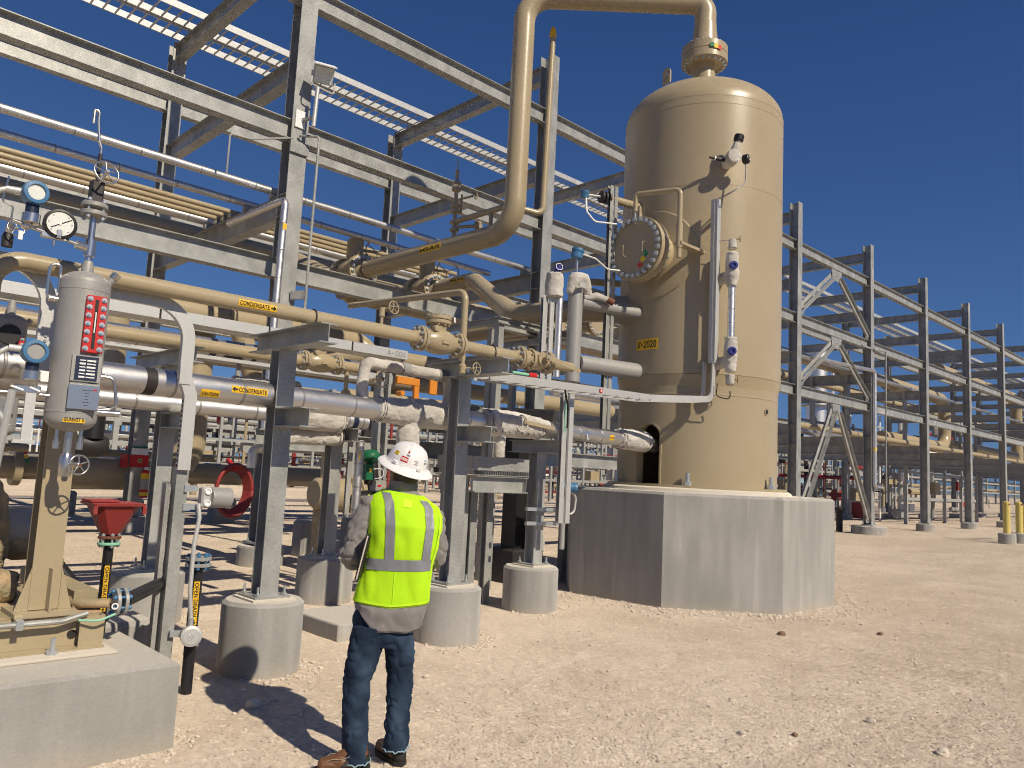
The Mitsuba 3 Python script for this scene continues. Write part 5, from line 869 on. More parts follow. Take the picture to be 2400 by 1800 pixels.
# pump under its padded covers
pm = thing('pump', 'dusty tan pump with padded covers at the left edge of the pad', 'pump')
part(pm, 'cover', rough_tube([(1.02, 6.05, .72), (1.08, 6.05, 1.0), (1.10, 6.05, 1.3), (1.08, 6.05, 1.5)], [.2, .24, .20, .10], 111, .10), 'blanket_dusty', True); part(pm, 'motor', lathe([(.10, 0), (.14, .03), (.145, .26), (.12, .30)], (1.16, 6.1, 1.12), X_, 26), 'grey_paint'); part(pm, 'guard', lathe([(.13, 0), (.15, .05), (.15, .14), (.13, .18)], (1.30, 6.12, 1.05), X_, 24), 'tan_dusty'); part(pm, 'casing', lathe([(.08, 0), (.16, .06), (.16, .2), (.08, .26)], (.98, 6.2, .9), X_, 26), 'tan_dusty')
part(pm, 'lower_cover', rough_tube([(.7, 5.75, .80), (1.02, 5.75, .80), (1.3, 5.78, .78)], [.11, .12, .10], 121, .12), 'blanket_dusty', True); part(pm, 'lower_cover', rough_tube([(1.40, 5.80, .70), (1.48, 5.80, .84), (1.52, 5.80, .96)], [.05, .10, .07], 131, .14), 'blanket_dusty', True); part(pm, 'handle_strap', bbox((1.12, 5.62, .84), (1.16, 5.64, .94)), 'dark_steel'); part(pm, 'back_rail', bbox((.6, 6.62, 1.05), (1.2, 6.66, 1.2)), 'tan_dusty')
# black drain pipes
dr1 = thing('drain_pipe', 'black upright drain pipe with yellow open drain marker and bolted cap flange', 'drain pipe'); part(dr1, 'riser', tube([(2.40, 5.62, -.05), (2.395, 5.61, .4), (2.40, 5.61, .90)], .039, 20), 'hdpe'); part(dr1, 'coupling', cyl((2.4, 5.616, .26), (2.398, 5.611, .34), .0415, 20), 'hdpe'); part(dr1, 'coupling', cyl((2.396, 5.61, .60), (2.398, 5.61, .72), .0415, 20), 'hdpe')
for z in (.87, .915): part(dr1, 'flange', ccyl((2.40, 5.61, z), (2.40, 5.61, z + .024), .088, .003, 28), 'green_light' if False else 'galv')
studs(dr1, (2.40, 5.61, .905), Z_, .068, 8, .07, .016, 'blue_tx'); pipe_sticker(dr1, 'OPEN DRAIN', (2.398, 5.61, .62), (0, 0, -1), (-.25, -1, 0), .042, .30, .038, 1)
fn = thing('funnel', 'dark red square drain funnel with lid', 'funnel'); FX, FY, FZ = 1.95, 6.12, 1.26
def sq(w, z, ch=.25):
    a = w / 2; c = a * ch; return np.array([(FX - a + c, FY - a, z), (FX + a - c, FY - a, z), (FX + a, FY - a + c, z), (FX + a, FY + a - c, z), (FX + a - c, FY + a, z), (FX - a + c, FY + a, z), (FX - a, FY + a - c, z), (FX - a, FY - a + c, z)])
part(fn, 'hopper', rings([sq(.11, FZ - .2, .55), sq(.16, FZ - .16, .5), sq(.29, FZ, .3), sq(.31, FZ + .01, .2)]), 'red_dark', 25); part(fn, 'rim', rings([sq(.345, FZ + .0105, .08), sq(.35, FZ + .028, .08)]), 'red_dark', False); part(fn, 'lid', bbox((FX - .17, FY - .08, FZ + .03), (FX + .02, FY + .16, FZ + .048), .004), 'red_dark')
for s in (-1, 1): part(fn, 'corner_lug', bbox((FX + s * .165 - .014, FY - .175, FZ - .045), (FX + s * .165 + .014, FY - .15, FZ + .01)), 'red_dark')
dr2 = thing('drain_pipe', 'black drain pipe under the red funnel with flange and yellow marker', 'drain pipe'); part(dr2, 'riser', cyl((FX, FY, .10), (FX, FY, 1.03), .034, 18), 'hdpe')
for z in (.985, 1.03): part(dr2, 'flange', ccyl((FX, FY, z), (FX, FY, z + .018), .078, .003, 26), 'green_light' if z < 1 else 'rust')
studs(dr2, (FX, FY, 1.018), Z_, .06, 6, .065, .015, 'zinc'); pipe_sticker(dr2, 'OPEN DRAIN', (FX, FY, .68), (0, 0, -1), (-.15, -1, 0), .0345, .32, .032, 1)
t = thing('drain_pipe', 'black hose-like drain pipe slanting behind the tan post', 'drain pipe'); part(t, 'run', tube(bend([(1.3, 6.35, 1.02), (1.55, 6.32, .99), (1.98, 6.16, .42)], .12), .05, 18), 'hdpe')
t = thing('drain_pipe', 'short black drain pipe elbow with blue bolted flange at the skid corner', 'drain pipe'); part(t, 'nozzle', tube(bend([(1.45, 5.5, .74), (1.56, 5.28, .73), (1.70, 5.2, .73)], .1), .028, 14), 'tan_dusty'); fc = V(1.75, 5.19, .74)
for s in (-1, 1): part(t, 'flange', ccyl(fc + V(s * .012, 0, 0), fc + V(s * .034, 0, 0), .082, .003, 28), 'galv')
studs(t, fc, X_, .063, 6, .07, .016, 'blue_tx'); part(t, 'run', tube(bend([fc + V(.03, 0, 0), (2.27, 5.80, .76), (2.29, 5.86, .2)], .12, 8), .042, 18), 'hdpe'); part(t, 'tag_hole', torus(.016, .005, 16, 6), 'white', True, rotz(unit(V(-.3, -1, .2)), V(1.70, 5.11, .725)))
bl = single('concrete_block', 'small chamfered concrete block behind the strut post foot', 'concrete block', bbox((1.98, 6.5, -.05), (2.5, 7.0, .34), .03), 'concrete', 30)
jb = thing('junction_box', 'round grey conduit junction box low on the strut post', 'junction box'); jc = V(2.345, 5.50, .415); jo = unit(V(-.25, -1, .05)); part(jb, 'body', lathe([(.055, -.05), (.066, -.04), (.066, .02)], jc, jo, 28), 'cable_tray'); part(jb, 'cover', lathe([(.07, .02), (.072, .028), (.07, .04), (.05, .045), (.048, .043), (.03, .043), (.028, .047)], jc, jo, 28), 'cable_tray'); S, Uu, D = frame(jo)
for a, b_ in ((-1, 0), (1, 0), (0, 1), (0, -1)): part(jb, 'lug', box(jc + jo * .048 + (S * a + Uu * b_) * .010, (.008, .008, .008)), 'zinc')
part(jb, 'hub', cyl(jc + [0, 0.02, .06], jc + [0, 0.02, .12], .019, 12), 'zinc'); part(jb, 'flex_conduit', tube(bend([jc + [0, .02, .11], jc + [-.02, .03, .30], jc + [-.01, .06, .62], jc + [.02, .08, .80], jc + [.01, .1, .90]], .15, 6), .015, 10), 'cable_tray')
gt = thing('transmitter', 'large grey transmitter mounted on the strut post', 'transmitter'); gc_ = V(2.44, 5.62, 1.36); part(gt, 'housing', lathe([(.07, -.0), (.075, .01), (.075, .15), (.06, .16)], gc_, (1, .05, -.02), 28), 'grey_paint'); part(gt, 'body', box(gc_ + V(-.035, -.0, 0), (.07, .08, .15), None, .012), 'cable_tray')
for z in (.045, -.04): part(gt, 'plug', lathe([(.022, 0), (.024, .015), (.016, .016), (.014, .006)], gc_ + V(-.03, -.04, z), (-.1, -1, 0), 18), 'white')
part(gt, 'gland', cyl(gc_ + V(-.06, 0, -.06), gc_ + V(-.08, 0, -.13), .017, 12), 'zinc')
# fire extinguisher and sign on the rear rack column
fx = thing('fire_extinguisher', 'red fire extinguisher hanging on the rear rack column', 'fire extinguisher'); c = V(6.15, 17.46, 0); part(fx, 'cylinder', lathe([(.05, .72), (.085, .74), (.09, .80), (.09, 1.22), (.07, 1.28), (.03, 1.31)], c, n=24), 'red'); part(fx, 'valve_head', bbox(c + [-.03, -.04, 1.31], c + [.05, .03, 1.37]), 'white'); part(fx, 'label', cyl(c + [0, 0, .9], c + [0, 0, 1.12], .0905, 24), 'grey_paint'); part(fx, 'label', cyl(c + [0, 0, 1.12], c + [0, 0, 1.24], .0908, 24), 'yellow'); part(fx, 'hose', tube(bend([c + [.04, 0, 1.34], c + [.13, -.02, 1.25], c + [.13, -.02, .85]], .06), .012, 8), 'grey_paint'); part(fx, 'foot_label', cyl(c + [0, 0, .77], c + [0, 0, .84], .0908, 24), 'tag_yellow')
sg = thing('sign', 'red sign panel with yellow number plate wrapped on the rear rack column', 'sign'); part(sg, 'panel', bbox((5.84, 17.56, 1.36), (6.22, 17.59, 1.62)), 'red'); part(sg, 'panel', bbox((5.76, 17.56, 1.34), (5.80, 17.95, 1.62)), 'red'); q = part(sg, 'plate', bbox((5.99, 17.545, 1.46), (6.08, 17.555, 1.54)), 'yellow_pale'); part(q, 'lettering', moved(strip_text('56', .05), np.array([[1, 0, 0, 6.035], [0, 0, -1, 17.543], [0, 1, 0, 1.50], [0, 0, 0, 1.]])), 'ink', False); part(sg, 'white_band', bbox((5.86, 17.562, 1.625), (6.2, 17.585, 1.76)), 'white'); part(sg, 'green_band', bbox((5.88, 17.561, 1.765), (6.18, 17.586, 1.80)), 'green')
# low headers and clutter under the rack
hd = thing('low_header_pipe', 'large dark tan header pipe running low under the rack in shade', 'pipe'); part(hd, 'run', cyl((-4, 19.5, 1.24), (11.5, 19.5, 1.24), .26, 28), 'tan')
for x in (1.2, 3.05, 5.3, 7.2): part(hd, 'flange', ccyl((x * 1.34, 19.5, 1.24), (x * 1.34 + .16, 19.5, 1.24), .40, .01, 32), 'tan')
for x in (2.2, 3.8, 6.0): part(hd, 'drain_stub', cyl((x * 1.34, 19.5, .7), (x * 1.34, 19.5, 1.0), .08, 16), 'tan')
tg = part(hd, 'tag', bbox((4.20, 19.05, 1.52), (4.26, 19.06, 1.60)), 'tag_red'); part(hd, 'tag', bbox((4.22, 19.05, 1.43), (4.28, 19.06, 1.515)), 'tag_yellow'); part(hd, 'tag', bbox((4.24, 19.05, 1.34), (4.30, 19.06, 1.425)), 'tag_green')
rd = thing('riser_pipe', 'large dark vertical riser pipe bending into the low header', 'pipe'); part(rd, 'run', tube(bend([(7.35, 18.3, 5.2), (7.35, 18.3, 1.2), (4.5, 18.3, 1.2)], .8, 12), .36, 28), 'tan')
t = thing('tan_pipe', 'thin pale tan pipe lying along the low header', 'pipe'); part(t, 'run', cyl((1.4, 18.9, 1.66), (8.2, 18.9, 1.62), .08, 16), 'tan'); 
t = thing('strainer', 'dark tan cylindrical strainer under the rack behind the bracket posts', 'strainer'); part(t, 'body', lathe([(.2, 0), (.24, .05), (.24, .55), (.30, .56), (.30, .64), (.26, .65), (.26, .7), (.30, .71), (.30, .78)], (6.2, 10.6, 1.18), X_, 28), 'tan'); part(t, 'neck', cyl((6.45, 10.6, 1.3), (6.45, 10.6, 1.8), .14, 20), 'tan'); part(t, 'saddle', bbox((6.3, 10.45, 0), (6.55, 10.75, .98)), 'tan_dusty')
vl = thing('control_valve', 'dark actuated valve with white fittings behind the red funnel', 'valve'); part(vl, 'body', lathe([(.12, -.25), (.2, -.1), (.2, .1), (.12, .25)], (3.9, 13.6, 1.75), X_, 22), 'dark_steel'); part(vl, 'actuator', cyl((3.9, 13.5, 1.85), (3.9, 13.5, 2.3), .15, 22), 'black'); part(vl, 'cap', lathe([(.16, 2.3), (.17, 2.34), (.12, 2.42), (.04, 2.45)], (3.9, 13.5, 0), n=20), 'cable_tray'); part(vl, 'junction_head', cyl((3.5, 13.3, 2.0), (3.5, 13.2, 2.02), .09, 16), 'white'); part(vl, 'blue_band', cyl((4.05, 13.3, 2.45), (4.05, 13.3, 2.55), .07, 14), 'blue_tx'); part(vl, 'tube_rack', join(*[cyl((3.0 + i * .09, 13.3, 1.6), (3.0 + i * .09, 13.3, 1.95), .014, 8) for i in range(5)]), 'white', kind='stuff')
hs = thing('hose_reel', 'coiled dark red fire hose hanging under the rack', 'hose'); part(hs, 'coil', join(*[tube([V(4.95 + .26 * math.cos(a) * (1 - i * .05), 10.6 + i * .03, 1.2 + .36 * math.sin(a) * (1 - i * .05)) for a in np.linspace(0, 2 * math.pi, 30)], .028, 8) for i in range(5)]), 'red_dark', True, kind='stuff'); part(hs, 'hanger', bar((4.95, 10.6, 1.5), (4.95, 10.9, 1.62), .05, .05), 'red')
for i, (x, y, w) in enumerate(((5.9, 22.4, .55), (6.4, 19.0, .5), (8.95, 19.8, .55), (7.3, 12.6, .4), (8.6, 13.1, .4), (3.4, 21.5, .7))): single('footing', ['chamfered concrete footing far behind the red funnel', 'concrete footing in striped shade left of the red funnel', 'concrete footing right of the large riser, in shade', 'short concrete footing behind the worker elbow', 'low concrete footing between bracket posts under the rack', 'wide pale concrete footing behind the pump'][i], 'concrete footing', bbox((x - w / 2, y - w / 2, -.05), (x + w / 2, y + w / 2, .62 if i != 5 else 1.0), .05), 'concrete', 30)
# ------------------------------------------------------------------ the worker seen from behind
PO, PF, PR_ = V(2.73, 3.69, 0), V(.595, .804, 0), V(.804, -.595, 0)
L2W = np.eye(4); L2W[:3, 0] = PR_; L2W[:3, 1] = PF; L2W[:3, 3] = PO
W = lambda m: moved(m, L2W)
man = thing('person', 'man seen from behind in yellow-green safety vest, jeans and white hard hat', 'person')
def dense(m, l, it=8):
    a = m3.Manifold(m3.Mesh(np.asarray(m.vertices, np.float32), np.asarray(m.faces, np.uint32))) if isinstance(m, trimesh.Trimesh) else m
    a = a.refine_to_length(l); q = a.to_mesh(); t = trimesh.Trimesh(q.vert_properties[:, :3], q.tri_verts, process=True); trimesh.smoothing.filter_taubin(t, iterations=it); return t
def solid(t): return m3.Manifold(m3.Mesh(np.asarray(t.vertices, np.float32), np.asarray(t.faces, np.uint32)))
def ball(c, r, n=20): return m3.Manifold.sphere(r, n).translate([float(x) for x in c])
def limb(pts, rs): 
    o = m3.Manifold()
    for i in range(len(pts) - 1): o += m3.Manifold.batch_hull([ball(pts[i], rs[i]), ball(pts[i + 1], rs[i + 1])])
    return o
def crease(t, amp, f, seed, st=(1, 1, 1)):
    v = np.array(t.vertices); n = np.array(t.vertex_normals); q = meshkit.fbm(v * f * np.array(st) + seed, 3, seed) - .5; rg = np.abs(meshkit.noise(v * f * 1.7 * np.array(st) + seed * 2, seed + 5) - .5) * 2
    t.vertices = v + n * (q * 2 * amp - (1 - rg) ** 4 * amp * 1.3)[:, None]; return t
# torso surface: centre, half width, half depth per height
TZ = np.array([.72, .78, .86, .95, 1.08, 1.20, 1.32, 1.40, 1.45, 1.485, 1.515, 1.54])
TC = np.array([-.035, -.03, -.022, -.016, .006, .026, .034, .03, .022, .012, .006, .004])
TY = np.array([.02, .02, .02, .018, .012, .004, .0, .012, .028, .042, .05, .054])
TA = np.array([.185, .192, .208, .198, .186, .196, .204, .204, .188, .135, .092, .082])
TB = np.array([.125, .128, .14, .14, .135, .14, .142, .128, .108, .09, .08, .076])
def tparam(z): return [np.interp(z, TZ, q) for q in (TC, TY, TA, TB)]
def tshift(z): return -.13 * np.clip((z - 1.15) / .3, 0, 1)
def wrinkle(x, z): p = np.stack([x * 7, z * 4.2, np.zeros_like(x)], -1); r = meshkit.noise(p * [1.9, 1.2, 1] + [z.mean() * 0 + 3, 0, 0], 3); return (meshkit.fbm(p, 3, 2) - .5) * .026 - (1 - np.abs(2 * r - 1)) ** 3 * .007
def torso(z0, z1, grow, nz=70, n=88, hem=None, ex=2.5, wk=1.0, tail=0.0):
    rs = []
    for z in np.linspace(z0, z1, nz):
        c, y, a, b_ = tparam(z); q = tail * np.clip((.90 - z) / .06, 0, 1); a, b_ = a + q * .3, b_ + q; t = np.arange(n) * 2 * np.pi / n; cs, sn = np.cos(t), np.sin(t); k = (np.abs(cs) ** ex + np.abs(sn) ** ex) ** (-1 / ex); x = c + (a + grow) * cs * k; yy = y + (b_ + grow) * sn * k
        zz = np.full(n, z) if hem is None else z + hem(x, yy) * np.clip(1 - (z - z0) / .16, 0, 1)
        w = wrinkle(x, zz) * wk; yy = yy + w * np.sign(sn) * np.abs(sn) ** .5; x = x + w * cs * .6
        zz = zz + tshift(zz) * (x - .02); rs.append(np.stack([x, yy, zz], 1))
    return rings(rs)
def onback(x, z, off, ex=2.5):
    c, y, a, b_ = tparam(z); g = .012; u = np.clip(np.abs((x - c) / (a + g)), 0, .995); yy = y - (b_ + g) * (1 - u ** ex) ** (1 / ex); s = (y - yy) / np.maximum(b_ + g, 1e-6); w = wrinkle(x, z)
    return np.stack([x, yy - w * s ** .5 - off, z + tshift(z) * (x - .02)], -1)
part(man, 'shirt', W(torso(.735, 1.53, 0.0, tail=.02, hem=lambda x, y: np.clip((-.10 - x) / .1, 0, 1) * .11 + np.clip((x - .10) / .1, 0, 1) * .03, wk=1.2)), 'shirt', True)
part(man, 'collar', W(lathe([(.080, 0), (.086, .03), (.084, .058), (.076, .06), (.070, .03)], (.004, .052, 1.50), V(.05, .10, 1), 30)), 'shirt', True)
part(man, 'vest', W(torso(.868, 1.50, .012, hem=lambda x, y: .02 * np.abs(x + .02) / .2)), 'vest', True)
def patch(f, nu, nv, mat, name, th=.002):
    u, v = np.meshgrid(np.linspace(0, 1, nu), np.linspace(0, 1, nv), indexing='ij'); x, z = f(u, v); a = onback(x, z, .0045); i = np.arange(nu * nv).reshape(nu, nv); q = np.stack([i[:-1, :-1], i[1:, :-1], i[1:, 1:], i[:-1, 1:]], -1).reshape(-1, 4)
    part(man, name, W(tm(a.reshape(-1, 3), np.vstack([q[:, [0, 1, 2]], q[:, [0, 2, 3]]]))), mat, True)
def stripe(zs, xs, w):
    def f(u, v): z = zs[0] + (zs[-1] - zs[0]) * v; c = np.interp(z, zs[::-1] if zs[0] > zs[-1] else zs, xs[::-1] if zs[0] > zs[-1] else xs); return c + (u - .5) * w, z
    return f
patch(stripe([1.135, 1.33, 1.44, 1.487], [-.045, -.05, -.066, -.088], .052), 7, 40, 'reflective', 'reflective_strip'); patch(stripe([1.135, 1.33, 1.44, 1.475], [.158, .172, .158, .128], .046), 7, 40, 'reflective', 'reflective_strip')
patch(lambda u, v: (-.172 + .36 * u, 1.073 + .062 * v - .0 * u), 46, 8, 'reflective', 'reflective_belt')
patch(lambda u, v: (-.225 + .40 * u, .877 + .009 * v + .02 * np.abs(-.225 + .40 * u + .02) / .2), 46, 3, 'vest_trim', 'hem_trim'); patch(lambda u, v: (.012 + .05 * u, 1.425 + .045 * v), 6, 6, 'vest_trim', 'label_patch')
patch(stripe([.90, 1.07], [-.012, -.01], .004), 3, 20, 'vest_trim', 'back_seam')
def sleeve(p, r, seed): return W(crease(dense(limb(p, r), .011, 14), .009, 9, seed, (1, 1, 1.3)))
ar_ = [(-.165, .02, 1.415), (-.215, .005, 1.31), (-.262, -.005, 1.15), (-.255, .05, 1.105), (-.14, .27, 1.09)]
part(man, 'sleeve', sleeve(ar_, [.072, .074, .066, .062, .046], 4), 'shirt', True)
patch(stripe([1.13, 1.2, 1.30, 1.38, 1.43, 1.455], [-.168, -.155, -.152, -.158, -.172, -.186], .011), 3, 40, 'vest_trim', 'armhole_trim'); patch(stripe([1.10, 1.2, 1.30, 1.38, 1.42], [.192, .216, .228, .228, .222], .010), 3, 40, 'vest_trim', 'armhole_trim')
al_ = [(.20, .02, 1.36), (.218, .01, 1.26), (.226, .03, 1.14), (.205, .09, 1.11), (.10, .27, 1.10)]
part(man, 'sleeve', sleeve(al_, [.064, .064, .06, .058, .045], 9), 'shirt', True)
def hand(c, d, side, curl):
    """palm, four fingers and a thumb as one skin; d: pointing direction."""
    S, U, D = frame(d); c = np.asarray(c, float); g = lambda a, b_, e: c + S * a + U * b_ + D * e
    o = m3.Manifold.batch_hull([ball(g(a, 0, e), .014) for a, e in ((-.026, .0), (.026, .0), (-.034, .075), (.034, .075))])
    for i, (a, L) in enumerate(((-.031, .062), (-.0105, .074), (.0105, .07), (.031, .054))):
        q = [g(a, 0, .07)]; an = 0.0
        for k in range(3): an += curl * (.5, 1.0, .8)[k]; q.append(q[-1] + (D * math.cos(an) - U * math.sin(an)) * L * (.45, .32, .23)[k] * 1.35)
        o += limb(q, [.0098, .009, .0083, .0072])
    s = side; o += limb([g(s * .03, -.004, .01), g(s * .052, -.014, .035), g(s * .05, -.03, .068), g(s * .04, -.036, .085)], [.014, .012, .0105, .009])
    o += limb([g(0, 0, -.05), g(0, 0, .0)], [.026, .026]); return dense(o, .004, 10)
part(man, 'hand', W(hand((-.115, .305, 1.09), (.55, .8, .05), 1, .6)), 'skin', True); part(man, 'hand', W(hand((.085, .31, 1.10), (-.5, .85, .05), -1, .6)), 'skin', True)
# head, hair and neck as one skin, turned left; hat tilted back and to the right
HC = V(.012, .055, 1.615); TL = np.array(T().rotate([0, 0, 1], 32).rotate([1, 0, 0], 6).rotate([0, 1, 0], 8).matrix)[:3, :3]
hd_ = m3.Manifold.sphere(1, 40).scale([.076, .097, .115])
h2 = hd_ + m3.Manifold.batch_hull([ball((0, .05, -.06), .052), ball((0, .075, -.095), .024), ball((0, -.02, -.02), .06)]) + m3.Manifold.batch_hull([ball((0, .098, .01), .008), ball((0, .116, -.028), .012), ball((0, .094, -.03), .014)]) + m3.Manifold.batch_hull([ball((-.02, .086, -.06), .009), ball((.02, .086, -.06), .009)]) + m3.Manifold.batch_hull([ball((-.018, .084, -.073), .009), ball((.018, .084, -.073), .009)])
for s in (-1, 1): h2 += m3.Manifold.batch_hull([ball((s * .077, -.008, .015), .012), ball((s * .08, -.012, -.018), .010), ball((s * .074, -.004, -.03), .008)]); h2 += m3.Manifold.batch_hull([ball((s * .012, .088, .027), .010), ball((s * .05, .072, .027), .010)])
ht = dense(h2, .007, 6); Mh = np.eye(4); Mh[:3, :3] = TL; Mh[:3, 3] = HC; ht.apply_transform(Mh)
part(man, 'head', W(dense(solid(ht) + limb([HC + V(0, -.01, -.06), V(.005, .045, 1.50), V(.005, .04, 1.44)], [.056, .058, .06]), .012, 4)), 'skin', True)
for s in (-1, 1): part(man, 'eye', W(moved(trimesh.creation.icosphere(2, .011), Mh @ np.array(T().translate([s * .031, .0835, .012]).matrix))), 'white', True)
part(man, 'hair', W(moved(dense(m3.Manifold.sphere(1, 40).scale([.080, .097, .112]) - m3.Manifold.cube([.3, .3, .4], True).translate([0, .165, -.04]) - m3.Manifold.cube([.3, .3, .2], True).translate([0, 0, -.155]), .01, 5), Mh @ np.array(T().translate([0, -.005, .004]).matrix))), 'hair', True)
part(man, 'safety_glasses', W(moved(join(*[bar((s * .081, -.005, .02), (s * .078, .085, .016), .003, .008) for s in (-1, 1)], bbox((-.07, .088, -.008), (.07, .094, .03))), Mh)), 'black')
hx = V(.30, -.26, 1); HM = rotz(hx, HC + V(.008, -.008, .062), (0, 1, .2)); 
prof = [(.0005, .118), (.03, .1165), (.06, .108), (.085, .093), (.103, .07), (.113, .042), (.118, .012), (.1215, -.006), (.135, -.012), (.155, -.022), (.166, -.031), (.1685, -.035), (.166, -.0375), (.15, -.029), (.128, -.018), (.112, -.008)]
hatm = lathe(prof, n=72); v = np.array(hatm.vertices); a = np.arctan2(v[:, 1], v[:, 0]); r = np.hypot(v[:, 0], v[:, 1]); rid = np.exp(-(v[:, 0] / .010) ** 2) * (v[:, 2] > .02) * .004 + sum(np.exp(-((np.abs(v[:, 0]) - .034) / .006) ** 2) for _ in (0,)) * (v[:, 2] > .04) * .002; v[:, 1] *= 1.10; v[:, 2] += rid; hatm.vertices = v
ht_ = part(man, 'hard_hat', W(moved(hatm, HM)), 'hat', True)
def hatpt(az, el, off=.0):
    z = np.interp(el, [0, 1], [.0, .112]); rr = np.interp(z, [-.006, .012, .042, .07, .093, .108, .118], [.1215, .118, .113, .103, .085, .06, .0]); return V(rr * math.cos(az), rr * 1.10 * math.sin(az), z) * (1 + off)
def hatpatch(az, el, w, h, mat, name, off=.010, par=None):
    R = .115; ts = np.linspace(-w / 2 / R, w / 2 / R, 7); es = np.linspace(-h / 2 / .112, h / 2 / .112, 5); P_ = np.array([[hatpt(az - t, el + e, off) for e in es] for t in ts]); i = np.arange(35).reshape(7, 5); q = np.stack([i[:-1, :-1], i[1:, :-1], i[1:, 1:], i[:-1, 1:]], -1).reshape(-1, 4)
    return part(par or ht_, name, W(moved(tm(P_.reshape(-1, 3), np.vstack([q[:, [0, 1, 2]], q[:, [0, 2, 3]]])), HM)), mat, True)
B0 = -math.pi / 2
k = hatpatch(B0 - .25, .36, .044, .030, 'red', 'sticker'); hatpatch(B0 - .25, .36, .036, .014, 'white', 'sticker_print', .017)
for i, c in enumerate((-.011, 0, .010)): hatpatch(B0 - .25 + c * 9, .36, .004, .009, 'red', 'sticker_print', .022)
hatpatch(B0 - .80, .50, .032, .022, 'tag_yellow', 'sticker'); [hatpatch(B0 - .80, .50 + e, .024, .003, 'ink', 'sticker_print', .017) for e in (-.05, .05)]
hatpatch(B0 - .12, .74, .020, .014, 'red_dark', 'emblem'); [hatpatch(B0 - .12, .61 - i * .045, .026 - .003 * i, .003, 'navy', 'print_line') for i in range(2)]
hatpatch(B0 + .40, .42, .030, .0025, 'navy', 'print_line'); hatpatch(B0 + .40, .34, .010, .009, 'grey_paint', 'emblem'); hatpatch(B0 + .40, .26, .026, .0025, 'navy', 'print_line')
hatpatch(B0 + 1.02, .50, .024, .008, 'pale_blue', 'sticker'); hatpatch(B0 + 1.02, .36, .030, .007, 'ink', 'print_line')
for az in (B0 - .62, B0 + .62): q = hatpt(az, .06); part(ht_, 'slot_lug', W(moved(box(q * 1.045, (.030, .012, .02), np.array(T().rotate([0, 0, 1], math.degrees(az) + 90).matrix)[:3, :3], .003), HM)), 'hat')
# jeans: three closed lofts joined
def loft(rows, n=40):
    return rings([np.stack([c + a * np.cos(t), y + b_ * np.sin(t), np.full(n, z)], 1) for z, c, y, a, b_ in rows for t in (np.arange(n) * 2 * np.pi / n,)])
def leg(rows):
    z = np.array([r[0] for r in rows]); zs = np.linspace(z[0], z[-1], 30); return loft([(q, *[np.interp(q, z, [r[i] for r in rows]) for i in range(1, 5)]) for q in zs])
lg1 = leg([(.055, -.155, -.085, .078, .09), (.12, -.16, -.085, .074, .086), (.30, -.176, -.075, .074, .082), (.45, -.180, -.055, .078, .086), (.60, -.152, -.03, .096, .105), (.76, -.115, .0, .115, .12)])
lg2 = leg([(.095, .055, .0, .072, .088), (.14, .056, .0, .07, .082), (.32, .060, .01, .074, .08), (.48, .056, .03, .078, .085), (.60, .046, .02, .086, .1), (.76, .02, .015, .10, .115)])
pv = leg([(.64, -.055, .01, .150, .10), (.70, -.055, .01, .172, .118), (.80, -.052, .012, .182, .126), (.95, -.03, .015, .17, .12)])
jn = dense(solid(lg1) + solid(lg2) + solid(pv), .0125, 6); v = np.array(jn.vertices)
part(man, 'jeans', W(crease(jn, .008, 8, 8, (1, 1, 1.7))), 'denim', True)
for cx_, cy_, cz, a, b_, nm in ((-.155, -.085, .056, .079, .091, 'frayed_cuff'), (.055, 0, .096, .073, .089, 'frayed_cuff')):
    t = np.linspace(0, 2 * np.pi, 60); part(man, nm, W(tube(np.stack([cx_ + a * np.cos(t), cy_ + b_ * np.sin(t), cz + .004 * np.sin(t * 9) + .003 * np.sin(t * 17)], 1), .004, 6)), 'pale_blue', True)
def boot(heel, toe, z0, lbl):
    h, t = V(*heel, 0), V(*toe, 0); d = unit(t - h); s = np.cross(Z_, d); L = np.linalg.norm(t - h); g = lambda a, b_, z: h + d * a + s * b_ + V(0, 0, z + z0)
    up = m3.Manifold.batch_hull([ball(g(.035, 0, .065), .036), ball(g(.045, 0, .13), .036), ball(g(.085, 0, .125), .034), ball(g(.15, 0, .078), .036)]) + m3.Manifold.batch_hull([ball(g(.035, 0, .055), .037), ball(g(.15, .008, .06), .044), ball(g(.15, -.012, .06), .042)]) + m3.Manifold.batch_hull([ball(g(.15, .006, .058), .045), ball(g(.15, -.012, .058), .043), ball(g(L - .05, .012, .052), .036), ball(g(L - .05, -.014, .05), .034)])
    b_ = part(man, 'boot', W(crease(dense(up, .008, 6), .002, 30, 3)), 'leather', True, label=lbl)
    pts = [g(a, w, 0)[:2] for a, w in ((-.004, 0), (.02, .034), (.08, .036), (.15, .05), (.22, .048), (L - .02, .03), (L + .004, 0), (L - .02, -.034), (.22, -.05), (.15, -.048), (.08, -.038), (.02, -.034))]
    so = trimesh.creation.extrude_polygon(Polygon(pts).buffer(.006), .032, engine='earcut'); so.apply_translation([0, 0, z0]); part(b_, 'sole', W(so), 'rubber')
    part(b_, 'heel_counter', W(dense(m3.Manifold.batch_hull([ball(g(.030, 0, .05), .0375), ball(g(.036, 0, .085), .037), ball(g(.06, 0, .045), .038)]), .01, 2)), 'rubber', True)
    part(b_, 'side_panel', W(dense(m3.Manifold.batch_hull([ball(g(.09, .036, .06), .012), ball(g(.14, .043, .05), .012), ball(g(.10, .032, .09), .012)]) + m3.Manifold.batch_hull([ball(g(.09, -.036, .06), .012), ball(g(.14, -.043, .05), .012), ball(g(.10, -.032, .09), .012)]), .01, 2)), 'dark_steel', True)
    for w in (-1, 1): part(b_, 'stitching', W(tube([g(.10, w * .046, .10), g(.15, w * .047, .085), g(.20, w * .046, .088), g(L - .06, w * .036, .075)], .0018, 5)), 'tan')
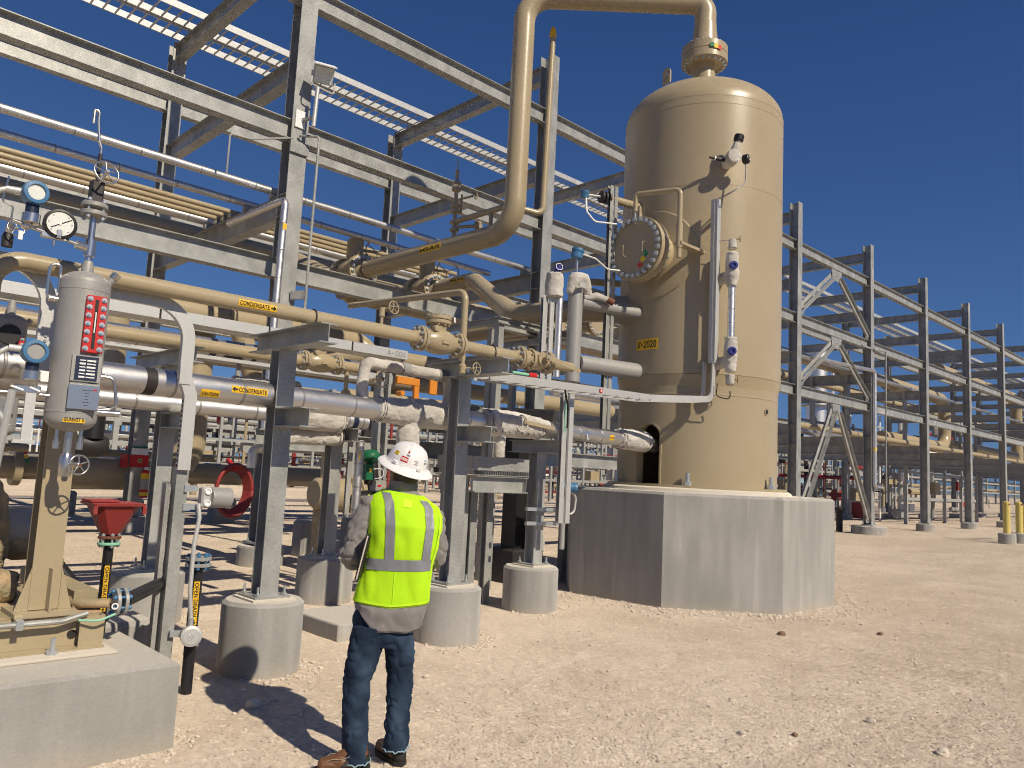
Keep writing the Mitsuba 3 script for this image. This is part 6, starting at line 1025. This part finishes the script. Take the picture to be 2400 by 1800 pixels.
boot((-.085, -.10), (-.368, -.14), 0.0, 'brown leather work boot pointing left'); boot((.095, -.045), (-.035, .215), 0.0, 'brown leather work boot with black heel pointing away')
cb = thing('clipboard', 'dark slim notebook held under the left arm of the man', 'notebook'); Rb = np.array(T().rotate([0, 1, 0], 11).rotate([0, 0, 1], -6).matrix)[:3, :3]
part(cb, 'cover', W(box((-.183, -.05, 1.14), (.022, .20, .25), Rb, .002)), 'black'); part(cb, 'page_block', W(box(V(-.1825, -.0515, 1.14), (.007, .20, .244), Rb)), 'stone')
ph = thing('phone', 'dark phone held in both hands in front of the man', 'phone'); part(ph, 'case', W(box((-.012, .385, 1.115), (.078, .012, .155), np.array(T().rotate([1, 0, 0], 55).matrix)[:3, :3], .003)), 'black')
# ------------------------------------------------------------------ bollards, rope posts, small things by the right-hand rack
for i, (x, y) in enumerate(((32.2, 7.72), (33.35, 7.60))):
    t = thing('bollard', ['pale yellow bollard, the left one of two at the right edge', 'pale yellow bollard, the right one of two at the right edge'][i], 'bollard')
    part(t, 'post', lathe([(.115, .35), (.115, 1.38), (.1, 1.45), (.05, 1.49)], (x, y, 0), n=24), 'yellow_pale'); part(t, 'footing', lathe([(.28, -.05), (.28, .33), (.25, .36)], (x, y, 0), n=30), 'concrete'); part(t, 'stain', cyl((x - .05, y - .1, 1.38), (x - .06, y - .112, 1.39), .03, 10), 'rust')
t = thing('gate', 'pale yellow tube gate cut off by the right edge', 'gate'); part(t, 'frame', tube(bend([(33.6, 7.5, .1), (33.6, 7.5, 1.38), (35.2, 7.2, 1.38)], .12), .045, 12), 'yellow_pale')
t = thing('stub_pipe', 'short dark flanged stub pipe standing left of the widest rack pier', 'pipe'); part(t, 'stub', cyl((30.4, 12.9, 0), (30.4, 12.9, .85), .12, 18), 'dark_steel'); part(t, 'flange', ccyl((30.4, 12.9, .84), (30.4, 12.9, .92), .22, .01, 22), 'dark_steel')
dp = thing('jacketed_pipe', 'jacketed downpipe strapped to the braced rack column with trap at the bottom', 'pipe'); part(dp, 'run', tube(bend([(26, 12.0, 6.1), (30.36, 11.55, 6.15), (30.36, 11.55, 1.75), (30.75, 11.5, 1.75)], .12, 6), .075, 16), 'alu'); part(dp, 'trap', tube(bend([(30.75, 11.5, 1.75), (30.98, 11.48, 1.7), (30.98, 11.48, .95)], .1), .055, 12), 'tan'); part(dp, 'trap_bowl', lathe([(.03, .8), (.09, .85), (.09, 1.0), (.03, 1.05)], (30.98, 11.48, 0), n=16), 'stainless'); part(dp, 'marker', cyl((30.36, 11.55, 3.1), (30.36, 11.55, 3.25), .0765, 16), 'yellow_pale'); part(dp, 'ledge', bbox((30.5, 11.35, 1.58), (31.1, 11.6, 1.62)), 'dark_steel')
cd2 = thing('conduit', 'thin conduit hanging from the braced rack column on a bracket', 'conduit'); part(cd2, 'drop', tube(bend([(30.4, 11.6, 7.0), (31.2, 11.45, 7.0), (31.2, 11.45, 1.2)], .05), .03, 8), 'galv'); part(cd2, 'bracket', join(bbox((29.4, 11.62, 6.98), (31.2, 11.66, 7.05))), 'galv'); part(cd2, 'arm', bbox((30.5, 11.5, 4.0), (31.2, 11.55, 4.06)), 'galv')
t = thing('signal_box', 'small red box on a rear rack column at the far right', 'box'); part(t, 'case', bbox((kx(9) - .35, 17.4, 1.9), (kx(9) + .25, 17.58, 2.5)), 'red_dark'); t = thing('fire_extinguisher', 'red fire extinguisher by the rear column with the small red box', 'fire extinguisher'); part(t, 'cylinder', lathe([(.1, .5), (.17, .6), (.17, 1.2), (.08, 1.35)], (kx(9) + .75, 17.5, 0), n=18), 'red'); part(t, 'hook', bbox((kx(9) + .6, 17.5, 1.4), (kx(9) + .9, 17.55, 1.5)), 'dark_steel')
for i in range(9):
    x = 44 + i * 9.5; t = thing('rope_post', 'thin dark rope post on the open ground behind the right-hand rack', 'post', 'rope posts behind the rack'); part(t, 'stake', cyl((x, 34 - i * .4, 0), (x, 34 - i * .4, 1.05), .035, 6), 'dark_steel'); part(t, 'tip', cyl((x, 34 - i * .4, 1.05), (x, 34 - i * .4, 1.1), .05, 6), 'dark_steel')
t = thing('rope', 'sagging rope strung between the thin posts behind the rack', 'rope'); part(t, 'strand', tube(np.array([(44 + s * 9.5, 34 - s * .4, .95 - .35 * math.sin(math.pi * (s % 1))) for s in np.linspace(0, 8, 81)]), .015, 5), 'dark_steel')
# ------------------------------------------------------------------ the plant beyond the rack
FARL = 'distant grey steel pipe rack bay far behind the main rack'
def far_rack(x0, y0, nb, bay, rows, h, seed, lbl, grp, dirx=True, w=6.0, pipes=True):
    rg = np.random.default_rng(seed); t = thing('far_rack', lbl, 'pipe rack', grp); at = (lambda a, b_: (x0 + a, y0 + b_)) if dirx else (lambda a, b_: (x0 + b_, y0 + a))
    for i in range(nb + 1):
        for b_ in (0, w):
            x, y = at(i * bay, b_); part(t, 'column', bbox((x - .15, y - .15, 0), (x + .15, y + .15, h)), 'galv_far', False)
        for z in np.linspace(2.6, h - .2, rows):
            a, c = at(i * bay, 0), at(i * bay, w); part(t, 'cross_beam', bar((*a, z), (*c, z), .2, .3), 'galv_far', False)
    for z in np.linspace(2.2, h - .5, rows):
        for b_ in (0, w): a, c = at(0, b_), at(nb * bay, b_); part(t, 'beam', bar((*a, z), (*c, z), .2, .28), 'galv_far', False)
        if pipes:
            for k in range(4): o = rg.uniform(.6, w - .6); r = rg.uniform(.06, .26); a, c = at(-2, o), at(nb * bay + 2, o); part(t, 'pipe', cyl((*a, z + .25 + r), (*c, z + .25 + r), r, 10), ('tan_far', 'cable_tray', 'tan_far', 'grey_paint')[int(rg.integers(4))])
    return t
def far_skid(x, y, seed, lbl, grp):
    rg = np.random.default_rng(seed); t = thing('far_skid', lbl, 'process skid', grp); mats = ('tan_far', 'cable_tray', 'grey_paint', 'red_dark', 'galv_far', 'dark_steel', 'white', 'tan_far'); by = {}
    add = lambda m, q: by.setdefault(m, []).append(q)
    for _ in range(36):
        px, py = x + rg.uniform(-6, 6), y + rg.uniform(-3, 3); m = mats[int(rg.integers(len(mats)))]; k = rg.random(); z = rg.uniform(.2, 5.4)
        if k < .42: L = rg.uniform(1.5, 6); a = rg.uniform(0, 1) < .7; add(m, cyl((px, py, z), (px + (L if a else 0), py + (0 if a else L), z), rg.uniform(.05, .2), 8))
        elif k < .68: add(m, cyl((px, py, 0), (px, py, rg.uniform(1.5, 6.5)), rg.uniform(.05, .17), 8))
        elif k < .86: add(m, bbox((px, py, z * .4), (px + rg.uniform(.3, 1.4), py + rg.uniform(.3, .8), z * .4 + rg.uniform(.2, .9))))
        else: add(m, lathe([(.06, z), (.22, z + .15), (.22, z + .5), (.08, z + .7)], (px, py, 0), n=8))
    for i in range(5): add('galv_far', bbox((x - 6 + i * 3 - .08, y - 3.1, 0), (x - 6 + i * 3 + .08, y - 2.94, 6.2)))
    for z in (1.2, 2.6, 4.2, 5.8): add('galv_far', bbox((x - 6.1, y - 3.05, z), (x + 6.2, y - 2.92, z + .16)))
    names = {'tan_far': 'tan_pipework', 'cable_tray': 'bright_pipework', 'grey_paint': 'grey_equipment', 'red_dark': 'red_equipment', 'galv_far': 'steel_frame', 'dark_steel': 'dark_equipment', 'white': 'white_equipment'}
    for m, q in by.items(): part(t, names[m], join(q), m, 30, kind='stuff')
def far_column(x, y, r, h, mat, lbl):
    t = thing('process_column', lbl, 'process column'); part(t, 'shell', lathe([(r, 0), (r, h - r * .6), (r * .8, h - r * .2), (r * .3, h)], (x, y, 0), n=24), mat, 30); part(t, 'platform', lathe([(r * 1.5, h * .6), (r * 1.5, h * .6 + .12)], (x, y, 0), n=20), 'galv_far'); part(t, 'side_pipe', tube(bend([(x + r * 1.3, y - r, 1), (x + r * 1.3, y - r, h * .9), (x, y, h * .9)], r * .4), r * .16, 10), 'alu')
far_rack(26, 60, 8, 9, 4, 7.2, 1, 'long distant pipe rack with many beams behind the left-hand rack', None)
far_rack(74, 68, 9, 10, 5, 9.5, 2, 'long distant pipe rack with many beams seen under the right-hand rack', None)
far_rack(90, 44, 12, 10, 4, 8, 5, 'distant pipe rack close behind the right end of the main rack', None)
far_rack(8, 48, 4, 7, 4, 6.8, 6, 'distant pipe rack seen left of the nearest bracket post', None)
SK = 'distant jumble of pipes and equipment beyond the pipe rack'
for i in range(30):
    a = math.radians(20 + i * 2.0 + (i % 3) * .5); d = 52 + (i * 37 % 11) * 6.5; far_skid(d * math.cos(a), d * math.sin(a), 100 + i, SK, 'distant process skids beyond the rack')
far_column(132, 60, 1.8, 26, 'alu', 'tall bright jacketed column far behind the right-hand rack'); far_column(60, 47, 1.1, 9.5, 'cable_tray', 'distant pale column just left of the vessel skirt'); far_column(66, 51, 1.0, 11, 'cable_tray', 'second distant pale column left of the vessel skirt'); far_column(150, 74, 1.6, 12, 'cable_tray', 'pale far column under the right-hand rack')
t = thing('pipe', 'far tan pipe dropping from the high right end of the rack', 'pipe'); part(t, 'run', tube(bend([(52, 16, 9.2), (70, 16, 9.2), (70, 16, 4)], 1.2, 8), .42, 20), 'tan_far')
t = thing('site_trailer', 'small white trailer far left of the vessel skirt', 'trailer'); part(t, 'body', bbox((52, 38.5, .5), (56, 41, 2.3), .05), 'white'); part(t, 'window', bbox((53.6, 38.44, 1.2), (54.6, 38.49, 1.9)), 'dark_steel'); part(t, 'wheel', cyl((53, 38.6, .4), (53, 38.4, .4), .4, 16), 'black')
t = thing('red_skid', 'low dark red pipework skid far behind, left of the vessel skirt', 'process skid'); part(t, 'frame', join(*[bbox((40 + i * 1.3, 31 + i * .2, .9), (41 + i * 1.3, 32 + i * .2, 1.35)) for i in range(6)]), 'red_dark', 30, kind='stuff'); part(t, 'pipework', join(*[cyl((40 + i * 1.2, 30.8, .3), (41.5 + i * 1.2, 31.5, .5 + .1 * (i % 3)), .18, 10) for i in range(7)]), 'tan_far', 30, kind='stuff')
for i, (x, y, m, lb) in enumerate(((64, 30.5, 'pale_blue', 'pale blue container far behind the brace of the rack'), (52, 31, 'wood', 'stack-like wooden crate far behind the rack columns'), (88, 42, 'wood', 'wooden crate far behind the middle of the right-hand rack'))):
    t = thing(['container', 'crate', 'crate'][i], lb, ['container', 'crate', 'crate'][i]); s = (4.5, 3.2, 3.6)[i]; part(t, 'body', bbox((x, y, 0), (x + s, y + 2, (2.3, 1.6, 1.5)[i]), .03), m); part(t, 'lid', bbox((x - .05, y - .05, (2.3, 1.6, 1.5)[i] + .002), (x + s + .05, y + 2.05, (2.42, 1.7, 1.6)[i])), m)
t = thing('cable_reel', 'big wooden cable reel far behind the brace of the rack', 'cable reel'); 
for s in (0, 1.0): part(t, 'disc', ccyl((70, 33 + s, 1.2), (70, 33.1 + s, 1.2), 1.2, .02, 28), 'wood')
part(t, 'drum', cyl((70, 33.1, 1.2), (70, 34, 1.2), .6, 20), 'dark_steel')
t = thing('person', 'distant worker in a white hat crouching behind the octagonal base', 'person'); bx_, by_ = 41.5, 20.0
bd = limb([(bx_, by_, .55), (bx_ + .1, by_ - .1, 1.0), (bx_ + .1, by_ - .15, 1.35)], [.2, .24, .2]) + limb([(bx_ + .15, by_ - .2, 1.25), (bx_ + .4, by_ - .45, 1.0), (bx_ + .55, by_ - .6, 1.1)], [.1, .08, .06]) + limb([(bx_, by_ - .1, .6), (bx_ + .3, by_ - .35, .6), (bx_ + .15, by_ - .3, .08)], [.14, .12, .09]) + limb([(bx_, by_ + .1, .6), (bx_ + .25, by_ + .2, .55), (bx_ - .05, by_ + .2, .08)], [.14, .12, .09])
part(t, 'body', dense(bd, .05, 4), 'rust', True); part(t, 'head', sphere((bx_ + .15, by_ - .18, 1.66), .12), 'skin', True); part(t, 'hard_hat', lathe([(.17, 1.70), (.15, 1.73), (.12, 1.82), (.02, 1.86)], (bx_ + .15, by_ - .18, 0), n=20), 'white', True)
for i, (x, y) in enumerate(((44.5, 24.5), (50.5, 25.2))): t = thing('pump_block', ['dark blue pump block on the ground behind the first rear pier', 'dark blue pump block on the ground behind the widest pier'][i], 'pump'); part(t, 'base', bbox((x, y, 0), (x + 1.1, y + .9, .75), .03), 'navy'); part(t, 'motor', cyl((x + .3, y + .45, .9), (x + .9, y + .45, .9), .2, 14), 'navy')
# lower manifold under the left rack
mf = thing('manifold', 'tan manifold of big elbows under the rack below the two flanged valves', 'pipe'); part(mf, 'run', cyl((4.6, 14.2, 4.25), (8.2, 14.2, 4.25), .27, 26), 'tan'); part(mf, 'branch', tube(bend([(6.4, 14.2, 4.25), (6.9, 14.2, 3.0), (6.9, 13.2, 2.9)], .4, 8), .2, 22), 'tan'); part(mf, 'branch', tube(bend([(8.2, 14.2, 4.25), (9.2, 14.2, 4.25), (9.8, 13.2, 2.6)], .4, 8), .22, 22), 'tan'); part(mf, 'clamp', lathe([(.275, -.04), (.30, -.03), (.30, .03), (.275, .04)], (6.2, 14.2, 4.25), X_, 26, cap=False), 'tan'); part(mf, 'run', tube(bend([(6.9, 13.4, 3.62), (8.6, 12.6, 3.75), (11.5, 12.4, 3.75)], .4, 8), .16, 20), 'tan')
part(mf, 'elbow', tube(bend([(4.6, 14.2, 4.25), (4.2, 14.2, 4.25), (4.2, 14.2, 2.6)], .35, 8), .27, 24), 'tan')
t = thing('pipe', 'long tan pipe low along the front of the rack behind the second check valve', 'pipe'); part(t, 'run', cyl((5.2, 12.8, 3.35), (16, 12.8, 3.35), .17, 20), 'tan')
t = thing('pipe', 'tan pipe running under the grated platform toward the vessel', 'pipe'); part(t, 'run', tube(bend([(6.5, 10.4, 2.62), (9.6, 10.4, 2.62), (10.2, 9.4, 2.6)], .3), .19, 20), 'tan')
t = thing('dark_beam', 'dark beam low behind the laced cover carrying deck pipes', 'beam'); part(t, 'web', ibeam((5.2, 10.6, 1.95), (16.5, 10.6, 1.95), .28, .2), 'galv', False); part(t, 'packing', bbox((7.0, 10.55, 2.1), (7.3, 10.65, 2.2)), 'dark_steel')
